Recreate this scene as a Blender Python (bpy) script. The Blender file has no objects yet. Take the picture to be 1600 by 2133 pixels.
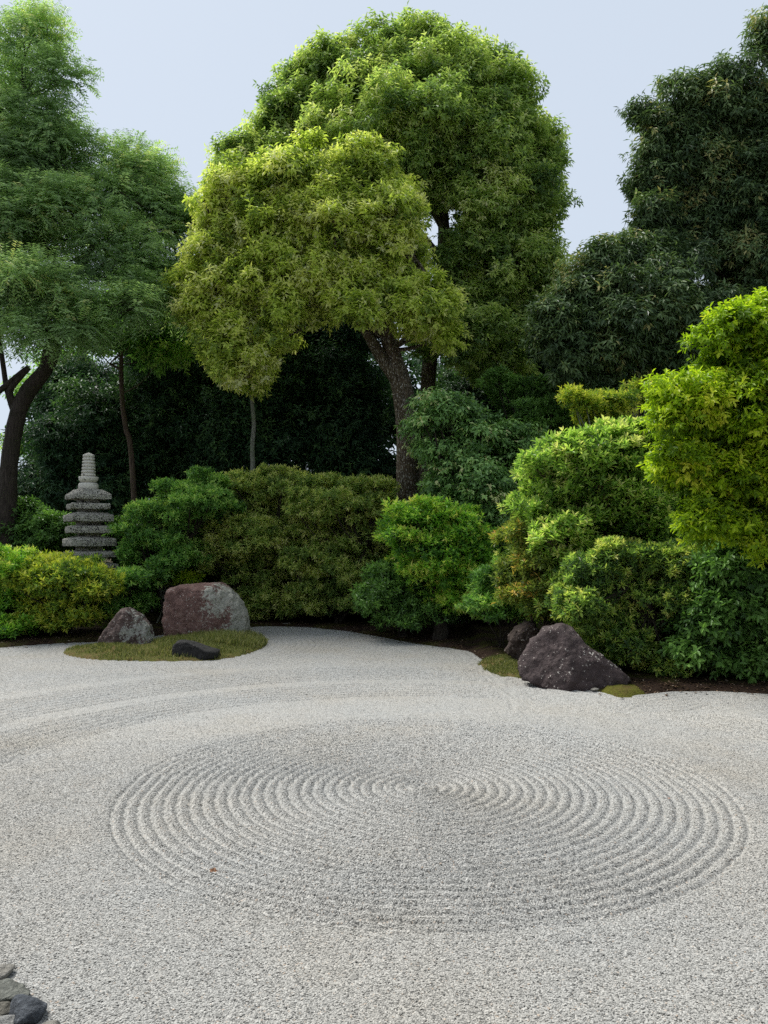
import bpy, bmesh, math, random
import numpy as np
from mathutils import Vector, noise as mnoise

# ------------------------------------------------------------------ camera, sky, sun, exposure
scene = bpy.context.scene
col = scene.collection
CAM_H = 1.6
PITCH = math.atan(63.5 / 1700.0)
cam_data = bpy.data.cameras.new("camera")
cam = bpy.data.objects.new("camera", cam_data)
col.objects.link(cam)
cam.location = (0, 0, CAM_H)
cam.rotation_euler = (math.pi / 2 + PITCH, 0, 0)
cam_data.sensor_fit = 'VERTICAL'
cam_data.sensor_height = 36.0
cam_data.sensor_width = 36.0
cam_data.lens = 1700.0 / 2133.0 * 36.0
cam_data.clip_start = 0.05
cam_data.clip_end = 2000
scene.camera = cam

SUN_EL, SUN_AZ = math.radians(57), math.radians(308)   # azimuth clockwise from +Y: high, from the left
world = bpy.data.worlds.new("World")
scene.world = world
world.use_nodes = True
wn, wl = world.node_tree.nodes, world.node_tree.links
wn.clear()
sky = wn.new('ShaderNodeTexSky')
sky.sky_type = 'NISHITA'
sky.sun_disc = False
sky.sun_elevation = SUN_EL
sky.sun_rotation = SUN_AZ
sky.air_density = 1.0
sky.dust_density = 3.0
sky.ozone_density = 1.5
hs = wn.new('ShaderNodeHueSaturation')
hs.inputs['Saturation'].default_value = 0.55
mixw = wn.new('ShaderNodeMix'); mixw.data_type = 'RGBA'
mixw.inputs[0].default_value = 0.85                      # thin even overcast over the blue
mixw.inputs[7].default_value = (6.75, 7.68, 8.95, 1)
bg = wn.new('ShaderNodeBackground')
bg.inputs['Strength'].default_value = 0.047
wo = wn.new('ShaderNodeOutputWorld')
wl.new(sky.outputs[0], hs.inputs['Color'])
wl.new(hs.outputs[0], mixw.inputs[6])
wl.new(mixw.outputs[2], bg.inputs['Color'])
wl.new(bg.outputs[0], wo.inputs[0])

sun_data = bpy.data.lights.new("sun", 'SUN')
sun_data.energy = 2.8
sun_data.angle = math.radians(30)
sun_data.color = (1.0, 0.97, 0.92)
sun = bpy.data.objects.new("sun", sun_data)
col.objects.link(sun)
sd = Vector((math.sin(SUN_AZ) * math.cos(SUN_EL), math.cos(SUN_AZ) * math.cos(SUN_EL), math.sin(SUN_EL)))
sun.rotation_euler = sd.to_track_quat('Z', 'Y').to_euler()

scene.view_settings.view_transform = 'Standard'
scene.view_settings.look = 'None'
scene.view_settings.exposure = 1.15
scene.view_settings.gamma = 1.0
scene.render.engine = 'CYCLES'
scene.cycles.use_denoising = False
scene.cycles.max_bounces = 8
scene.cycles.diffuse_bounces = 5
scene.cycles.glossy_bounces = 2
scene.cycles.transmission_bounces = 5

# ------------------------------------------------------------------ helpers
rng = np.random.default_rng(11)
CP, SP = math.cos(PITCH), math.sin(PITCH)

def ray(px, py):
    x = (px - 800.0) / 1700.0
    y = -(py - 1066.5) / 1700.0
    return np.array([x, CP - y * SP, SP + y * CP])

def P(px, py, Y):
    d = ray(px, py)
    return np.array([0, 0, CAM_H]) + d * (Y / d[1])

def G(px, py, z=0.0):
    d = ray(px, py)
    return np.array([0, 0, CAM_H]) + d * ((z - CAM_H) / d[2])

def tag(o, label=None, cat=None, group=None, kind=None):
    if label: o['label'] = label
    if cat: o['category'] = cat
    if group: o['group'] = group
    if kind: o['kind'] = kind
    return o

def empty(name, loc, label, cat, group=None):
    o = bpy.data.objects.new(name, None)
    o.location = tuple(loc)
    o.empty_display_size = 0.2
    col.objects.link(o)
    return tag(o, label, cat, group)

def link(name, me, mat=None, parent=None, loc=None):
    o = bpy.data.objects.new(name, me)
    col.objects.link(o)
    if mat: me.materials.append(mat)
    if parent is not None:
        o.parent = parent
    if loc is not None: o.location = tuple(loc)
    return o

def np_mesh(name, verts, faces, smooth=False, attrs=None):
    """verts (N,3), faces (M,k) all of the same k"""
    verts = np.asarray(verts, np.float32); faces = np.asarray(faces, np.int32)
    me = bpy.data.meshes.new(name)
    n, (m, k) = len(verts), faces.shape
    me.vertices.add(n); me.vertices.foreach_set('co', verts.ravel())
    me.loops.add(m * k); me.loops.foreach_set('vertex_index', faces.ravel())
    me.polygons.add(m)
    me.polygons.foreach_set('loop_start', np.arange(0, m * k, k, dtype=np.int32))
    me.polygons.foreach_set('use_smooth', np.full(m, smooth))
    me.update(calc_edges=True)
    if attrs:
        for key, val in attrs.items():
            a = me.attributes.new(key, 'FLOAT', 'POINT')
            a.data.foreach_set('value', np.asarray(val, np.float32))
    return me

def norm(v):
    return v / np.maximum(np.linalg.norm(v, axis=-1, keepdims=True), 1e-9)

# smooth value noise on numpy arrays (for height fields)
def vnoise(x, y, seed=0):
    xi = np.floor(x).astype(np.int64); yi = np.floor(y).astype(np.int64)
    fx = x - xi; fy = y - yi
    fx = fx * fx * (3 - 2 * fx); fy = fy * fy * (3 - 2 * fy)
    def h(a, b):
        n = (a * 374761393 + b * 668265263 + seed * 1442695041) & 0x7fffffff
        n = ((n ^ (n >> 13)) * 1274126177) & 0x7fffffff
        return ((n ^ (n >> 16)) & 0xffff) / 65535.0
    return ((h(xi, yi) * (1 - fx) + h(xi + 1, yi) * fx) * (1 - fy)
            + (h(xi, yi + 1) * (1 - fx) + h(xi + 1, yi + 1) * fx) * fy) * 2 - 1

def fbm(x, y, seed=0, oct=4):
    s, a = 0, 0.5
    for i in range(oct):
        s = s + a * vnoise(x * 2 ** i, y * 2 ** i, seed + i); a *= 0.5
    return s

# ------------------------------------------------------------------ materials
def new_mat(name):
    m = bpy.data.materials.new(name); m.use_nodes = True
    nt = m.node_tree; nt.nodes.clear()
    out = nt.nodes.new('ShaderNodeOutputMaterial')
    b = nt.nodes.new('ShaderNodeBsdfPrincipled')
    nt.links.new(b.outputs[0], out.inputs[0])
    return m, nt.nodes, nt.links, b, out

def ramp(nodes, stops, interp='LINEAR'):
    r = nodes.new('ShaderNodeValToRGB')
    r.color_ramp.interpolation = interp
    e = r.color_ramp.elements
    while len(e) < len(stops): e.new(0.5)
    for el, (p, c) in zip(e, stops):
        el.position = p; el.color = (*c, 1) if len(c) == 3 else c
    return r

def noise_tex(nodes, links, scale, detail=4, rough=0.55, vec=None, dist=0.0):
    n = nodes.new('ShaderNodeTexNoise')
    n.inputs['Scale'].default_value = scale
    n.inputs['Detail'].default_value = detail
    n.inputs['Roughness'].default_value = rough
    n.inputs['Distortion'].default_value = dist
    if vec is not None: links.new(vec, n.inputs['Vector'])
    return n

def geo_pos(nodes):
    g = nodes.new('ShaderNodeNewGeometry'); return g.outputs['Position']

def obj_co(nodes):
    g = nodes.new('ShaderNodeTexCoord'); return g.outputs['Object']

def leaf_mat(name, stops, rough=0.45, spec=0.35, trans=0.36, tcol=1.25, gain=1.9):
    stops = [(p, tuple(min(c * gain * 1.15, .62) for c in cc)) for p, cc in stops]
    m, N, L, b, out = new_mat(name)
    a = N.new('ShaderNodeAttribute'); a.attribute_name = 'tone'
    r = ramp(N, stops)
    L.new(a.outputs['Fac'], r.inputs[0])
    L.new(r.outputs[0], b.inputs['Base Color'])
    b.inputs['Roughness'].default_value = rough
    b.inputs['Specular IOR Level'].default_value = spec
    t = N.new('ShaderNodeBsdfTranslucent')
    mul = N.new('ShaderNodeMix'); mul.data_type = 'RGBA'; mul.blend_type = 'MULTIPLY'
    mul.inputs[0].default_value = 1
    mul.inputs[7].default_value = (tcol * 1.0, tcol * 1.08, tcol * 0.6, 1)
    L.new(r.outputs[0], mul.inputs[6]); L.new(mul.outputs[2], t.inputs['Color'])
    mx = N.new('ShaderNodeMixShader'); mx.inputs[0].default_value = min(trans * 1.12, .5)
    L.new(b.outputs[0], mx.inputs[1]); L.new(t.outputs[0], mx.inputs[2])
    L.new(mx.outputs[0], out.inputs[0])
    return m

def bark_mat(name, dark, light, flecks=0.0, scale=1.0):
    m, N, L, b, out = new_mat(name)
    co = geo_pos(N)
    mp = N.new('ShaderNodeMapping'); mp.inputs['Scale'].default_value = (1, 1, 0.16)
    L.new(co, mp.inputs[0])
    n1 = noise_tex(N, L, 32 * scale, 5, 0.65, mp.outputs[0], 0.4)
    n2 = noise_tex(N, L, 3.0, 4, 0.6, co)
    r = ramp(N, [(0.35, dark), (0.68, light)])
    L.new(n1.outputs['Fac'], r.inputs[0])
    mx = N.new('ShaderNodeMix'); mx.data_type = 'RGBA'; mx.blend_type = 'MIX'
    r2 = ramp(N, [(0.45, (0, 0, 0)), (0.7, (1, 1, 1))])
    L.new(n2.outputs['Fac'], r2.inputs[0])
    sc_ = N.new('ShaderNodeMath'); sc_.operation = 'MULTIPLY'; sc_.inputs[1].default_value = 0.5
    L.new(r2.outputs[0], sc_.inputs[0]); L.new(sc_.outputs[0], mx.inputs[0])
    L.new(r.outputs[0], mx.inputs[6]); mx.inputs[7].default_value = (dark[0] * 1.3, dark[1] * 1.7, dark[2] * 1.0, 1)
    last = mx.outputs[2]
    if flecks > 0:
        mp2 = N.new('ShaderNodeMapping'); mp2.inputs['Scale'].default_value = (1, 1, 0.45)
        L.new(co, mp2.inputs[0])
        n3 = noise_tex(N, L, 48, 2, 0.5, mp2.outputs[0])
        r3 = ramp(N, [(0.62 - flecks * 0.06, (0, 0, 0)), (0.68, (1, 1, 1))])
        L.new(n3.outputs['Fac'], r3.inputs[0])
        mx3 = N.new('ShaderNodeMix'); mx3.data_type = 'RGBA'
        L.new(r3.outputs[0], mx3.inputs[0]); L.new(last, mx3.inputs[6])
        mx3.inputs[7].default_value = (0.42, 0.40, 0.34, 1)
        last = mx3.outputs[2]
    L.new(last, b.inputs['Base Color'])
    b.inputs['Roughness'].default_value = 0.85
    b.inputs['Specular IOR Level'].default_value = 0.2
    bp = N.new('ShaderNodeBump'); bp.inputs['Strength'].default_value = 0.9; bp.inputs['Distance'].default_value = 0.03
    L.new(n1.outputs['Fac'], bp.inputs['Height']); L.new(bp.outputs[0], b.inputs['Normal'])
    return m

# gravel: chips of pale crushed granite
def chip_colour(N, L, fac):
    r = ramp(N, [(0.0, (0.07, 0.07, 0.066)), (0.08, (0.15, 0.148, 0.139)), (0.3, (0.28, 0.276, 0.258)),
                 (0.6, (0.335, 0.329, 0.308)), (0.85, (0.385, 0.378, 0.354)), (0.97, (0.45, 0.44, 0.412)), (1.0, (0.34, 0.27, 0.21))])
    L.new(fac, r.inputs[0])
    return r.outputs[0]

def tint_patches(N, L, colour, co):
    n = noise_tex(N, L, 0.55, 4, 0.6, co)
    r = ramp(N, [(0.36, (0.955, 0.975, 0.995)), (0.52, (0.985, 0.985, 0.98)), (0.70, (0.98, 0.945, 0.89))])
    L.new(n.outputs['Fac'], r.inputs[0])
    mx = N.new('ShaderNodeMix'); mx.data_type = 'RGBA'; mx.blend_type = 'MULTIPLY'; mx.inputs[0].default_value = 1
    L.new(colour, mx.inputs[6]); L.new(r.outputs[0], mx.inputs[7])
    return mx.outputs[2]

m_chip, N, L, b, _ = new_mat("granite_chips")
a = N.new('ShaderNodeAttribute'); a.attribute_name = 'tone'
L.new(tint_patches(N, L, chip_colour(N, L, a.outputs['Fac']), geo_pos(N)), b.inputs['Base Color'])
b.inputs['Roughness'].default_value = 0.75; b.inputs['Specular IOR Level'].default_value = 0.25

m_gravel, N, L, b, _ = new_mat("gravel_bed")
co = geo_pos(N)
vor = N.new('ShaderNodeTexVoronoi'); vor.inputs['Scale'].default_value = 130; L.new(co, vor.inputs['Vector'])
sep = N.new('ShaderNodeSeparateColor'); L.new(vor.outputs['Color'], sep.inputs[0])
L.new(tint_patches(N, L, chip_colour(N, L, sep.outputs[0]), co), b.inputs['Base Color'])
b.inputs['Roughness'].default_value = 0.85; b.inputs['Specular IOR Level'].default_value = 0.2
bp = N.new('ShaderNodeBump'); bp.inputs['Strength'].default_value = 1.0; bp.inputs['Distance'].default_value = 0.006; bp.invert = True
L.new(vor.outputs['Distance'], bp.inputs['Height']); L.new(bp.outputs[0], b.inputs['Normal'])

def soil_mat(name, stops, patch, scale=2.2):
    m, N, L, b, _ = new_mat(name)
    co = geo_pos(N)
    n1 = noise_tex(N, L, 60, 5, 0.7, co)
    n2 = noise_tex(N, L, scale, 5, 0.65, co, 0.3)
    r1 = ramp(N, stops); L.new(n1.outputs['Fac'], r1.inputs[0])
    r2 = ramp(N, patch); L.new(n1.outputs['Fac'], r2.inputs[0])
    f = ramp(N, [(0.46, (0, 0, 0)), (0.56, (1, 1, 1))]); L.new(n2.outputs['Fac'], f.inputs[0])
    mx = N.new('ShaderNodeMix'); mx.data_type = 'RGBA'
    L.new(f.outputs[0], mx.inputs[0]); L.new(r1.outputs[0], mx.inputs[6]); L.new(r2.outputs[0], mx.inputs[7])
    L.new(mx.outputs[2], b.inputs['Base Color'])
    b.inputs['Roughness'].default_value = 0.95; b.inputs['Specular IOR Level'].default_value = 0.1
    bp = N.new('ShaderNodeBump'); bp.inputs['Strength'].default_value = 1; bp.inputs['Distance'].default_value = 0.02
    L.new(n1.outputs['Fac'], bp.inputs['Height']); L.new(bp.outputs[0], b.inputs['Normal'])
    return m

m_soil = soil_mat("mossy_soil", [(0.3, (0.012, 0.008, 0.006)), (0.7, (0.05, 0.03, 0.02))],
                  [(0.3, (0.018, 0.018, 0.005)), (0.7, (0.065, 0.06, 0.014))], 1.3)
m_isle = soil_mat("island_moss", [(0.3, (0.05, 0.05, 0.012)), (0.7, (0.16, 0.16, 0.045))],
                  [(0.3, (0.07, 0.045, 0.015)), (0.7, (0.19, 0.15, 0.06))], 3.0)
m_grass = leaf_mat("grass_blades", [(0, (0.06, 0.08, 0.02)), (0.6, (0.17, 0.19, 0.06)), (1, (0.32, 0.29, 0.13))], 0.6, 0.2, 0.25, gain=1.0)

def rock_mat(name, stops, lichen, lichen_amt, streak=False, scale=1.0, white=0.0, grain=26):
    m, N, L, b, _ = new_mat(name)
    co = obj_co(N)
    n1 = noise_tex(N, L, grain * scale, 6, 0.7, co)
    n2 = noise_tex(N, L, 2.6 * scale, 6, 0.62, co, 0.6)
    n3 = noise_tex(N, L, 7.0 * scale, 5, 0.7, co, 0.2)
    r1 = ramp(N, stops)
    ad = N.new('ShaderNodeMath'); ad.operation = 'MULTIPLY_ADD'; ad.inputs[1].default_value = 0.55
    mm = N.new('ShaderNodeMath'); mm.operation = 'MULTIPLY'; mm.inputs[1].default_value = 0.45
    L.new(n1.outputs['Fac'], mm.inputs[0]); L.new(n3.outputs['Fac'], ad.inputs[0]); L.new(mm.outputs[0], ad.inputs[2])
    L.new(ad.outputs[0], r1.inputs[0])
    # lichen: patches with ragged edges
    sx = N.new('ShaderNodeSeparateXYZ'); L.new(co, sx.inputs[0])
    g = N.new('ShaderNodeMath'); g.operation = 'MULTIPLY_ADD'; g.inputs[1].default_value = lichen_amt[1]
    L.new(sx.outputs[0], g.inputs[0])
    g2 = N.new('ShaderNodeMath'); g2.operation = 'MULTIPLY_ADD'; g2.inputs[1].default_value = 0.8
    L.new(n1.outputs['Fac'], g2.inputs[0]); L.new(n2.outputs['Fac'], g2.inputs[2])
    L.new(g2.outputs[0], g.inputs[2])
    f = ramp(N, [(lichen_amt[0], (0, 0, 0)), (lichen_amt[0] + 0.035, (1, 1, 1))]); L.new(g.outputs[0], f.inputs[0])
    lr = ramp(N, lichen); L.new(n1.outputs['Fac'], lr.inputs[0])
    mx = N.new('ShaderNodeMix'); mx.data_type = 'RGBA'
    L.new(f.outputs[0], mx.inputs[0]); L.new(r1.outputs[0], mx.inputs[6]); L.new(lr.outputs[0], mx.inputs[7])
    last = mx.outputs[2]
    if white > 0:
        n4 = noise_tex(N, L, 38 * scale, 3, 0.55, co); 
        n5 = noise_tex(N, L, 3.2 * scale, 3, 0.6, co)
        aa = N.new('ShaderNodeMath'); aa.operation = 'MULTIPLY_ADD'; aa.inputs[1].default_value = 0.5
        L.new(n5.outputs['Fac'], aa.inputs[0]); L.new(n4.outputs['Fac'], aa.inputs[2])
        wf = ramp(N, [(0.95 - white, (0, 0, 0)), (0.985 - white, (1, 1, 1))]); L.new(aa.outputs[0], wf.inputs[0])
        mx2 = N.new('ShaderNodeMix'); mx2.data_type = 'RGBA'
        L.new(wf.outputs[0], mx2.inputs[0]); L.new(last, mx2.inputs[6]); mx2.inputs[7].default_value = (0.5, 0.46, 0.41, 1)
        last = mx2.outputs[2]
    L.new(last, b.inputs['Base Color'])
    b.inputs['Roughness'].default_value = 0.8; b.inputs['Specular IOR Level'].default_value = 0.3
    bp = N.new('ShaderNodeBump'); bp.inputs['Strength'].default_value = 1.0; bp.inputs['Distance'].default_value = 0.05
    L.new(ad.outputs[0], bp.inputs['Height']); L.new(bp.outputs[0], b.inputs['Normal'])
    return m

# ------------------------------------------------------------------ ground geometry fields
PX_BORDER = [(-2500, 1400), (-900, 1372), (-400, 1362), (0, 1350), (90, 1343), (200, 1337), (300, 1329), (345, 1323), (420, 1315), (500, 1308),
             (560, 1305), (640, 1307), (720, 1315), (800, 1329), (840, 1337), (890, 1345), (940, 1351), (985, 1360), (1012, 1386),
             (1040, 1402), (1095, 1411), (1150, 1424), (1230, 1440), (1290, 1450), (1340, 1448), (1400, 1441), (1500, 1440),
             (1600, 1446), (1900, 1462), (2600, 1500)]
bxy = np.array([G(*p)[:2] for p in PX_BORDER])
o_ = np.argsort(bxy[:, 0]); bxy = bxy[o_]
# smooth the border a little by fine resampling
bx = np.linspace(bxy[0, 0], bxy[-1, 0], 900)
by = np.interp(bx, bxy[:, 0], bxy[:, 1])
k_ = np.hanning(9); k_ /= k_.sum()
by = np.convolve(np.pad(by, 4, mode='edge'), k_, 'valid')
bslope = np.gradient(by, bx)

def border_dist(x, y):
    """> 0 beyond the far edge of the gravel (planted ground)"""
    return (y - np.interp(x, bx, by)) / np.sqrt(1 + np.interp(x, bx, bslope) ** 2)

PX_ISLE = [(121, 1360), (150, 1369), (200, 1375), (300, 1379), (400, 1378), (460, 1375), (505, 1367), (545, 1353), (563, 1342), (552, 1331),
           (500, 1325), (440, 1324), (380, 1328), (330, 1335), (270, 1340), (200, 1345), (145, 1351)]
isle = np.array([G(*p)[:2] for p in PX_ISLE])
def smooth_poly(p, it=3):
    for _ in range(it):
        q = np.empty((len(p) * 2, 2)); n = np.roll(p, -1, 0)
        q[0::2] = 0.75 * p + 0.25 * n; q[1::2] = 0.25 * p + 0.75 * n; p = q
    return p
isle = smooth_poly(isle, 2)

def isle_dist(x, y, isle=isle):
    """> 0 inside the outline"""
    sh = x.shape; x = x.ravel(); y = y.ravel()
    d = np.full(x.shape, 1e9); inside = np.zeros(x.shape, bool)
    n = len(isle)
    for i in range(n):
        a, c = isle[i], isle[(i + 1) % n]
        e = c - a; w0 = x - a[0]; w1 = y - a[1]
        t = np.clip((w0 * e[0] + w1 * e[1]) / (e @ e), 0, 1)
        d = np.minimum(d, np.hypot(w0 - t * e[0], w1 - t * e[1]))
        cond = ((a[1] > y) != (c[1] > y)) & (x < (c[0] - a[0]) * (y - a[1]) / (c[1] - a[1] + 1e-12) + a[0])
        inside ^= cond
    return (np.where(inside, d, -d)).reshape(sh)

RC = G(885, 1643)[:2]
ring_far, ring_near = G(885, 1503)[1], G(885, 1927)[1]
RXr = 618 / 1700 * RC[1]
RYr = (ring_far - ring_near) / 2 * 1.04
RCY = (ring_far + ring_near) / 2
SPACING = 0.076

def sstep(a, b_, x):
    t = np.clip((x - a) / (b_ - a), 0, 1); return t * t * (3 - 2 * t)

def furrow(x, y):
    wob = 0.03 * fbm(x * 1.1, y * 1.1, 5, 3)
    re = np.hypot((x - RC[0]) / RXr, (y - RCY) / RYr) * RXr + wob * 0.7
    amp_n = 0.95 + 0.35 * fbm(x * 1.3, y * 1.3, 9, 3)
    ridge = lambda u: .35 - 1.35 * np.exp(-(((u % 1.0) - .5) / .25) ** 2)      # rake grooves between flat-topped ridges
    inr = 1 - sstep(RXr - 0.03, RXr + 0.03, re)
    z = 0.0150 * amp_n * ridge(re / SPACING) * inr
    z += 0.012 * np.exp(-((re - RXr - 0.08) / 0.1) ** 2)          # low heap thrown up round the outer furrow
    di = -isle_dist(x, y)
    nearisle = (1 - sstep(0.75, 1.0, di)) * (di > 0)
    db = -border_dist(x, y)
    nearb = (1 - sstep(0.7, 0.95, db)) * (1 - nearisle) * (1 - inr) * sstep(7.4, 7.8, y)
    z += 0.010 * amp_n * ridge(di / 0.10 + wob) * nearisle
    z += 0.013 * amp_n * ridge(db / 0.115 + wob) * nearb
    r2 = np.hypot((x - RC[0]) / RXr, (y - RCY) / RYr) * RXr + wob * 1.5
    bands = sstep(2.95, 3.1, r2) * (1 - sstep(3.75, 3.85, r2)) + sstep(4.0, 4.1, r2) * (1 - sstep(4.9, 5.1, r2)) + 0.5 * sstep(5.2, 5.3, r2)
    rest = (1 - inr) * (1 - nearisle) * (1 - nearb)
    front = sstep(4.6, 5.6, y)
    z += 0.018 * amp_n * ridge(r2 / 0.115) * bands * rest * front
    z += 0.010 * fbm(x * 0.9, y * 0.9, 21, 3) + 0.004 * fbm(x * 6, y * 6, 33, 3)
    return z

# gravel sheet: rows follow depth so furrows stay resolved
def grid_mesh(name, xs, ys, zf, smooth=True):
    X, Y = np.meshgrid(xs, ys)
    Z = zf(X, Y)
    V = np.stack([X, Y, Z], -1).reshape(-1, 3)
    nx, ny = len(xs), len(ys)
    i = (np.arange(ny - 1)[:, None] * nx + np.arange(nx - 1)[None, :]).ravel()
    F = np.stack([i, i + 1, i + nx + 1, i + nx], -1)
    return np_mesh(name, V, F, smooth)

def gravel_z(X, Y):
    z = furrow(X, Y)
    under = np.maximum(sstep(0.05, 0.3, border_dist(X, Y)), 0) * 0.12
    return z - under

xs = np.arange(-8.6, 7.6, 0.024)
ys = np.concatenate([np.arange(0.2, 10.5, 0.02), np.arange(10.5, 16.6, 0.03)])
g = link("gravel_bed", grid_mesh("gravel_bed", xs, ys, gravel_z), m_gravel)
tag(g, kind='structure', label="pale raked gravel bed with concentric furrows")

# planted ground beyond the gravel and round the island: real banks that dip under the gravel at their edge
def bank_z(X, Y):
    d = border_dist(X, Y) + 0.05 * fbm(X * 5, Y * 5, 3, 3)
    z = -0.06 + 0.10 * sstep(-0.15, 0.22, d) + 0.10 * sstep(0.2, 3.0, d)
    return z + (0.025 * fbm(X * 1.7, Y * 1.7, 4, 3) + 0.008 * fbm(X * 12, Y * 12, 41, 2)) * sstep(0.05, 0.5, d)
ground = link("mossy_ground", grid_mesh("mossy_ground", np.arange(-13, 11, 0.06), np.arange(7.8, 19.5, 0.05), bank_z), m_soil)
tag(ground, kind='structure', label="dark mossy soil under the shrubs")
far = link("ground", grid_mesh("ground", np.linspace(-400, 400, 41), np.linspace(-60, 800, 44), lambda X, Y: np.full(X.shape, -0.10)), m_soil)
tag(far, kind='structure', label="earth reaching to the horizon")

def isle_z(X, Y):
    d = isle_dist(X, Y) + 0.025 * fbm(X * 7, Y * 7, 13, 3)
    z = -0.05 + 0.085 * sstep(-0.08, 0.13, d) + 0.05 * sstep(0.1, 0.8, d)
    return z + (0.02 * fbm(X * 3, Y * 3, 14, 3) + 0.008 * fbm(X * 15, Y * 15, 15, 2)) * sstep(0.0, 0.2, d)
ix0, iy0 = isle.min(0) - 0.2; ix1, iy1 = isle.max(0) + 0.2
isl = link("moss_island", grid_mesh("moss_island", np.arange(ix0, ix1, 0.025), np.arange(iy0, iy1, 0.025), isle_z), m_isle)
tag(isl, kind='structure', label="low moss island in the gravel carrying three rocks")

def moss_pad(name, px_poly, h, mat, label):
    pl = smooth_poly(np.array([G(*p)[:2] for p in px_poly]), 2)
    def zf(X, Y):
        d = isle_dist(X, Y, pl) + 0.03 * fbm(X * 8, Y * 8, 17, 3)
        return -0.05 + (h + .05) * sstep(-0.07, 0.12, d) + 0.03 * sstep(.1, .4, d) + (0.015 * fbm(X * 5, Y * 5, 18, 3) + 0.006 * fbm(X * 18, Y * 18, 19, 2)) * sstep(0, .15, d)
    a, c = pl.min(0) - .15, pl.max(0) + .15
    o = link(name, grid_mesh(name, np.arange(a[0], c[0], .018), np.arange(a[1], c[1], .018), zf), mat)
    tag(o, label, kind='structure')
    return pl, zf
m_moss = soil_mat("bright_moss", [(0.3, (0.045, 0.05, 0.008)), (0.7, (0.13, 0.125, 0.02))], [(0.3, (0.05, 0.035, 0.012)), (0.7, (0.12, 0.09, 0.03))], 2.0)
pad1, pad1_z = moss_pad("moss_patch", [(985, 1381), (1003, 1393), (1040, 1407), (1098, 1416), (1110, 1400), (1100, 1380), (1070, 1371), (1020, 1371)], .035, m_isle, "thin pale moss patch left of the big dark rock")
pad2, pad2_z = moss_pad("moss_patch", [(1245, 1441), (1262, 1448), (1300, 1453), (1340, 1450), (1352, 1440), (1330, 1430), (1280, 1425), (1245, 1430)], .05, m_moss, "bright moss pad at the right foot of the big dark rock")

# loose chips of the gravel in the near field
def gravel_chips():
    cell = 0.0062
    pts = []
    y = 2.0
    gx, gy = [], []
    Yr = np.arange(2.2, 7.6, cell)
    for yy in Yr:
        hw = 0.485 * yy + 0.3
        keep = 1.0 - sstep(4.5, 7.6, np.array(yy)) * 0.95
        n = int(2 * hw / cell)
        x = np.linspace(-hw, hw, n)
        sel = rng.random(n) < keep
        gx.append(x[sel]); gy.append(np.full(sel.sum(), yy))
    x = np.concatenate(gx); y = np.concatenate(gy)
    x += rng.uniform(-.5, .5, len(x)) * cell; y += rng.uniform(-.5, .5, len(y)) * cell
    ok = border_dist(x, y) < -0.02
    x, y = x[ok], y[ok]
    n = len(x)
    z = furrow(x, y) + rng.normal(0, 0.0012, n)
    s = cell * np.exp(rng.normal(-0.08, 0.2, n)) * 0.6
    # eight-cornered chips, narrower on top, open underneath
    base = np.array([[-1, -1, -.5], [1, -1, -.5], [1, 1, -.5], [-1, 1, -.5], [-.72, -.72, .45], [.72, -.72, .45], [.72, .72, .45], [-.72, .72, .45]])
    V = base[None] * (1 + rng.uniform(-.35, .35, (n, 8, 3))) * s[:, None, None] * np.stack(
        [rng.uniform(.8, 1.3, n), rng.uniform(.65, 1.0, n), rng.uniform(.3, .6, n)], -1)[:, None, :]
    th = rng.uniform(0, 2 * np.pi, n); tx = rng.normal(0, .16, n); ty = rng.normal(0, .16, n)
    e_ = .008
    tx += (furrow(x + e_, y) - furrow(x - e_, y)) / (2 * e_); ty += (furrow(x, y + e_) - furrow(x, y - e_)) / (2 * e_)
    c, s_ = np.cos(th)[:, None], np.sin(th)[:, None]
    X = V[..., 0] * c - V[..., 1] * s_; Yv = V[..., 0] * s_ + V[..., 1] * c
    Z = V[..., 2] + X * tx[:, None] + Yv * ty[:, None]
    V = np.stack([X + x[:, None], Yv + y[:, None], Z + z[:, None]], -1)
    q = np.array([[4, 5, 6, 7], [0, 1, 5, 4], [1, 2, 6, 5], [2, 3, 7, 6], [3, 0, 4, 7]])
    F = (q[None] + (np.arange(n) * 8)[:, None, None]).reshape(-1, 4)
    tone = np.repeat(rng.random(n), 8)
    print("chips", n)
    return np_mesh("gravel_chips", V.reshape(-1, 3), F, False, {'tone': tone})
gc = link("gravel_chips", gravel_chips(), m_chip)
tag(gc, kind='stuff', label="loose pale granite chips raked into rings", cat="gravel")

# ------------------------------------------------------------------ tubes, trunks
def catmull(pts, n=6):
    pts = np.asarray(pts, float)
    p = np.vstack([2 * pts[0] - pts[1], pts, 2 * pts[-1] - pts[-2]])
    out = []
    for i in range(1, len(p) - 2):
        for t in np.linspace(0, 1, n, endpoint=False):
            a, b_, c, d = p[i - 1], p[i], p[i + 1], p[i + 2]
            out.append(0.5 * (2 * b_ + (c - a) * t + (2 * a - 5 * b_ + 4 * c - d) * t * t + (3 * b_ - a - 3 * c + d) * t ** 3))
    out.append(p[-2]); return np.array(out)

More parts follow.
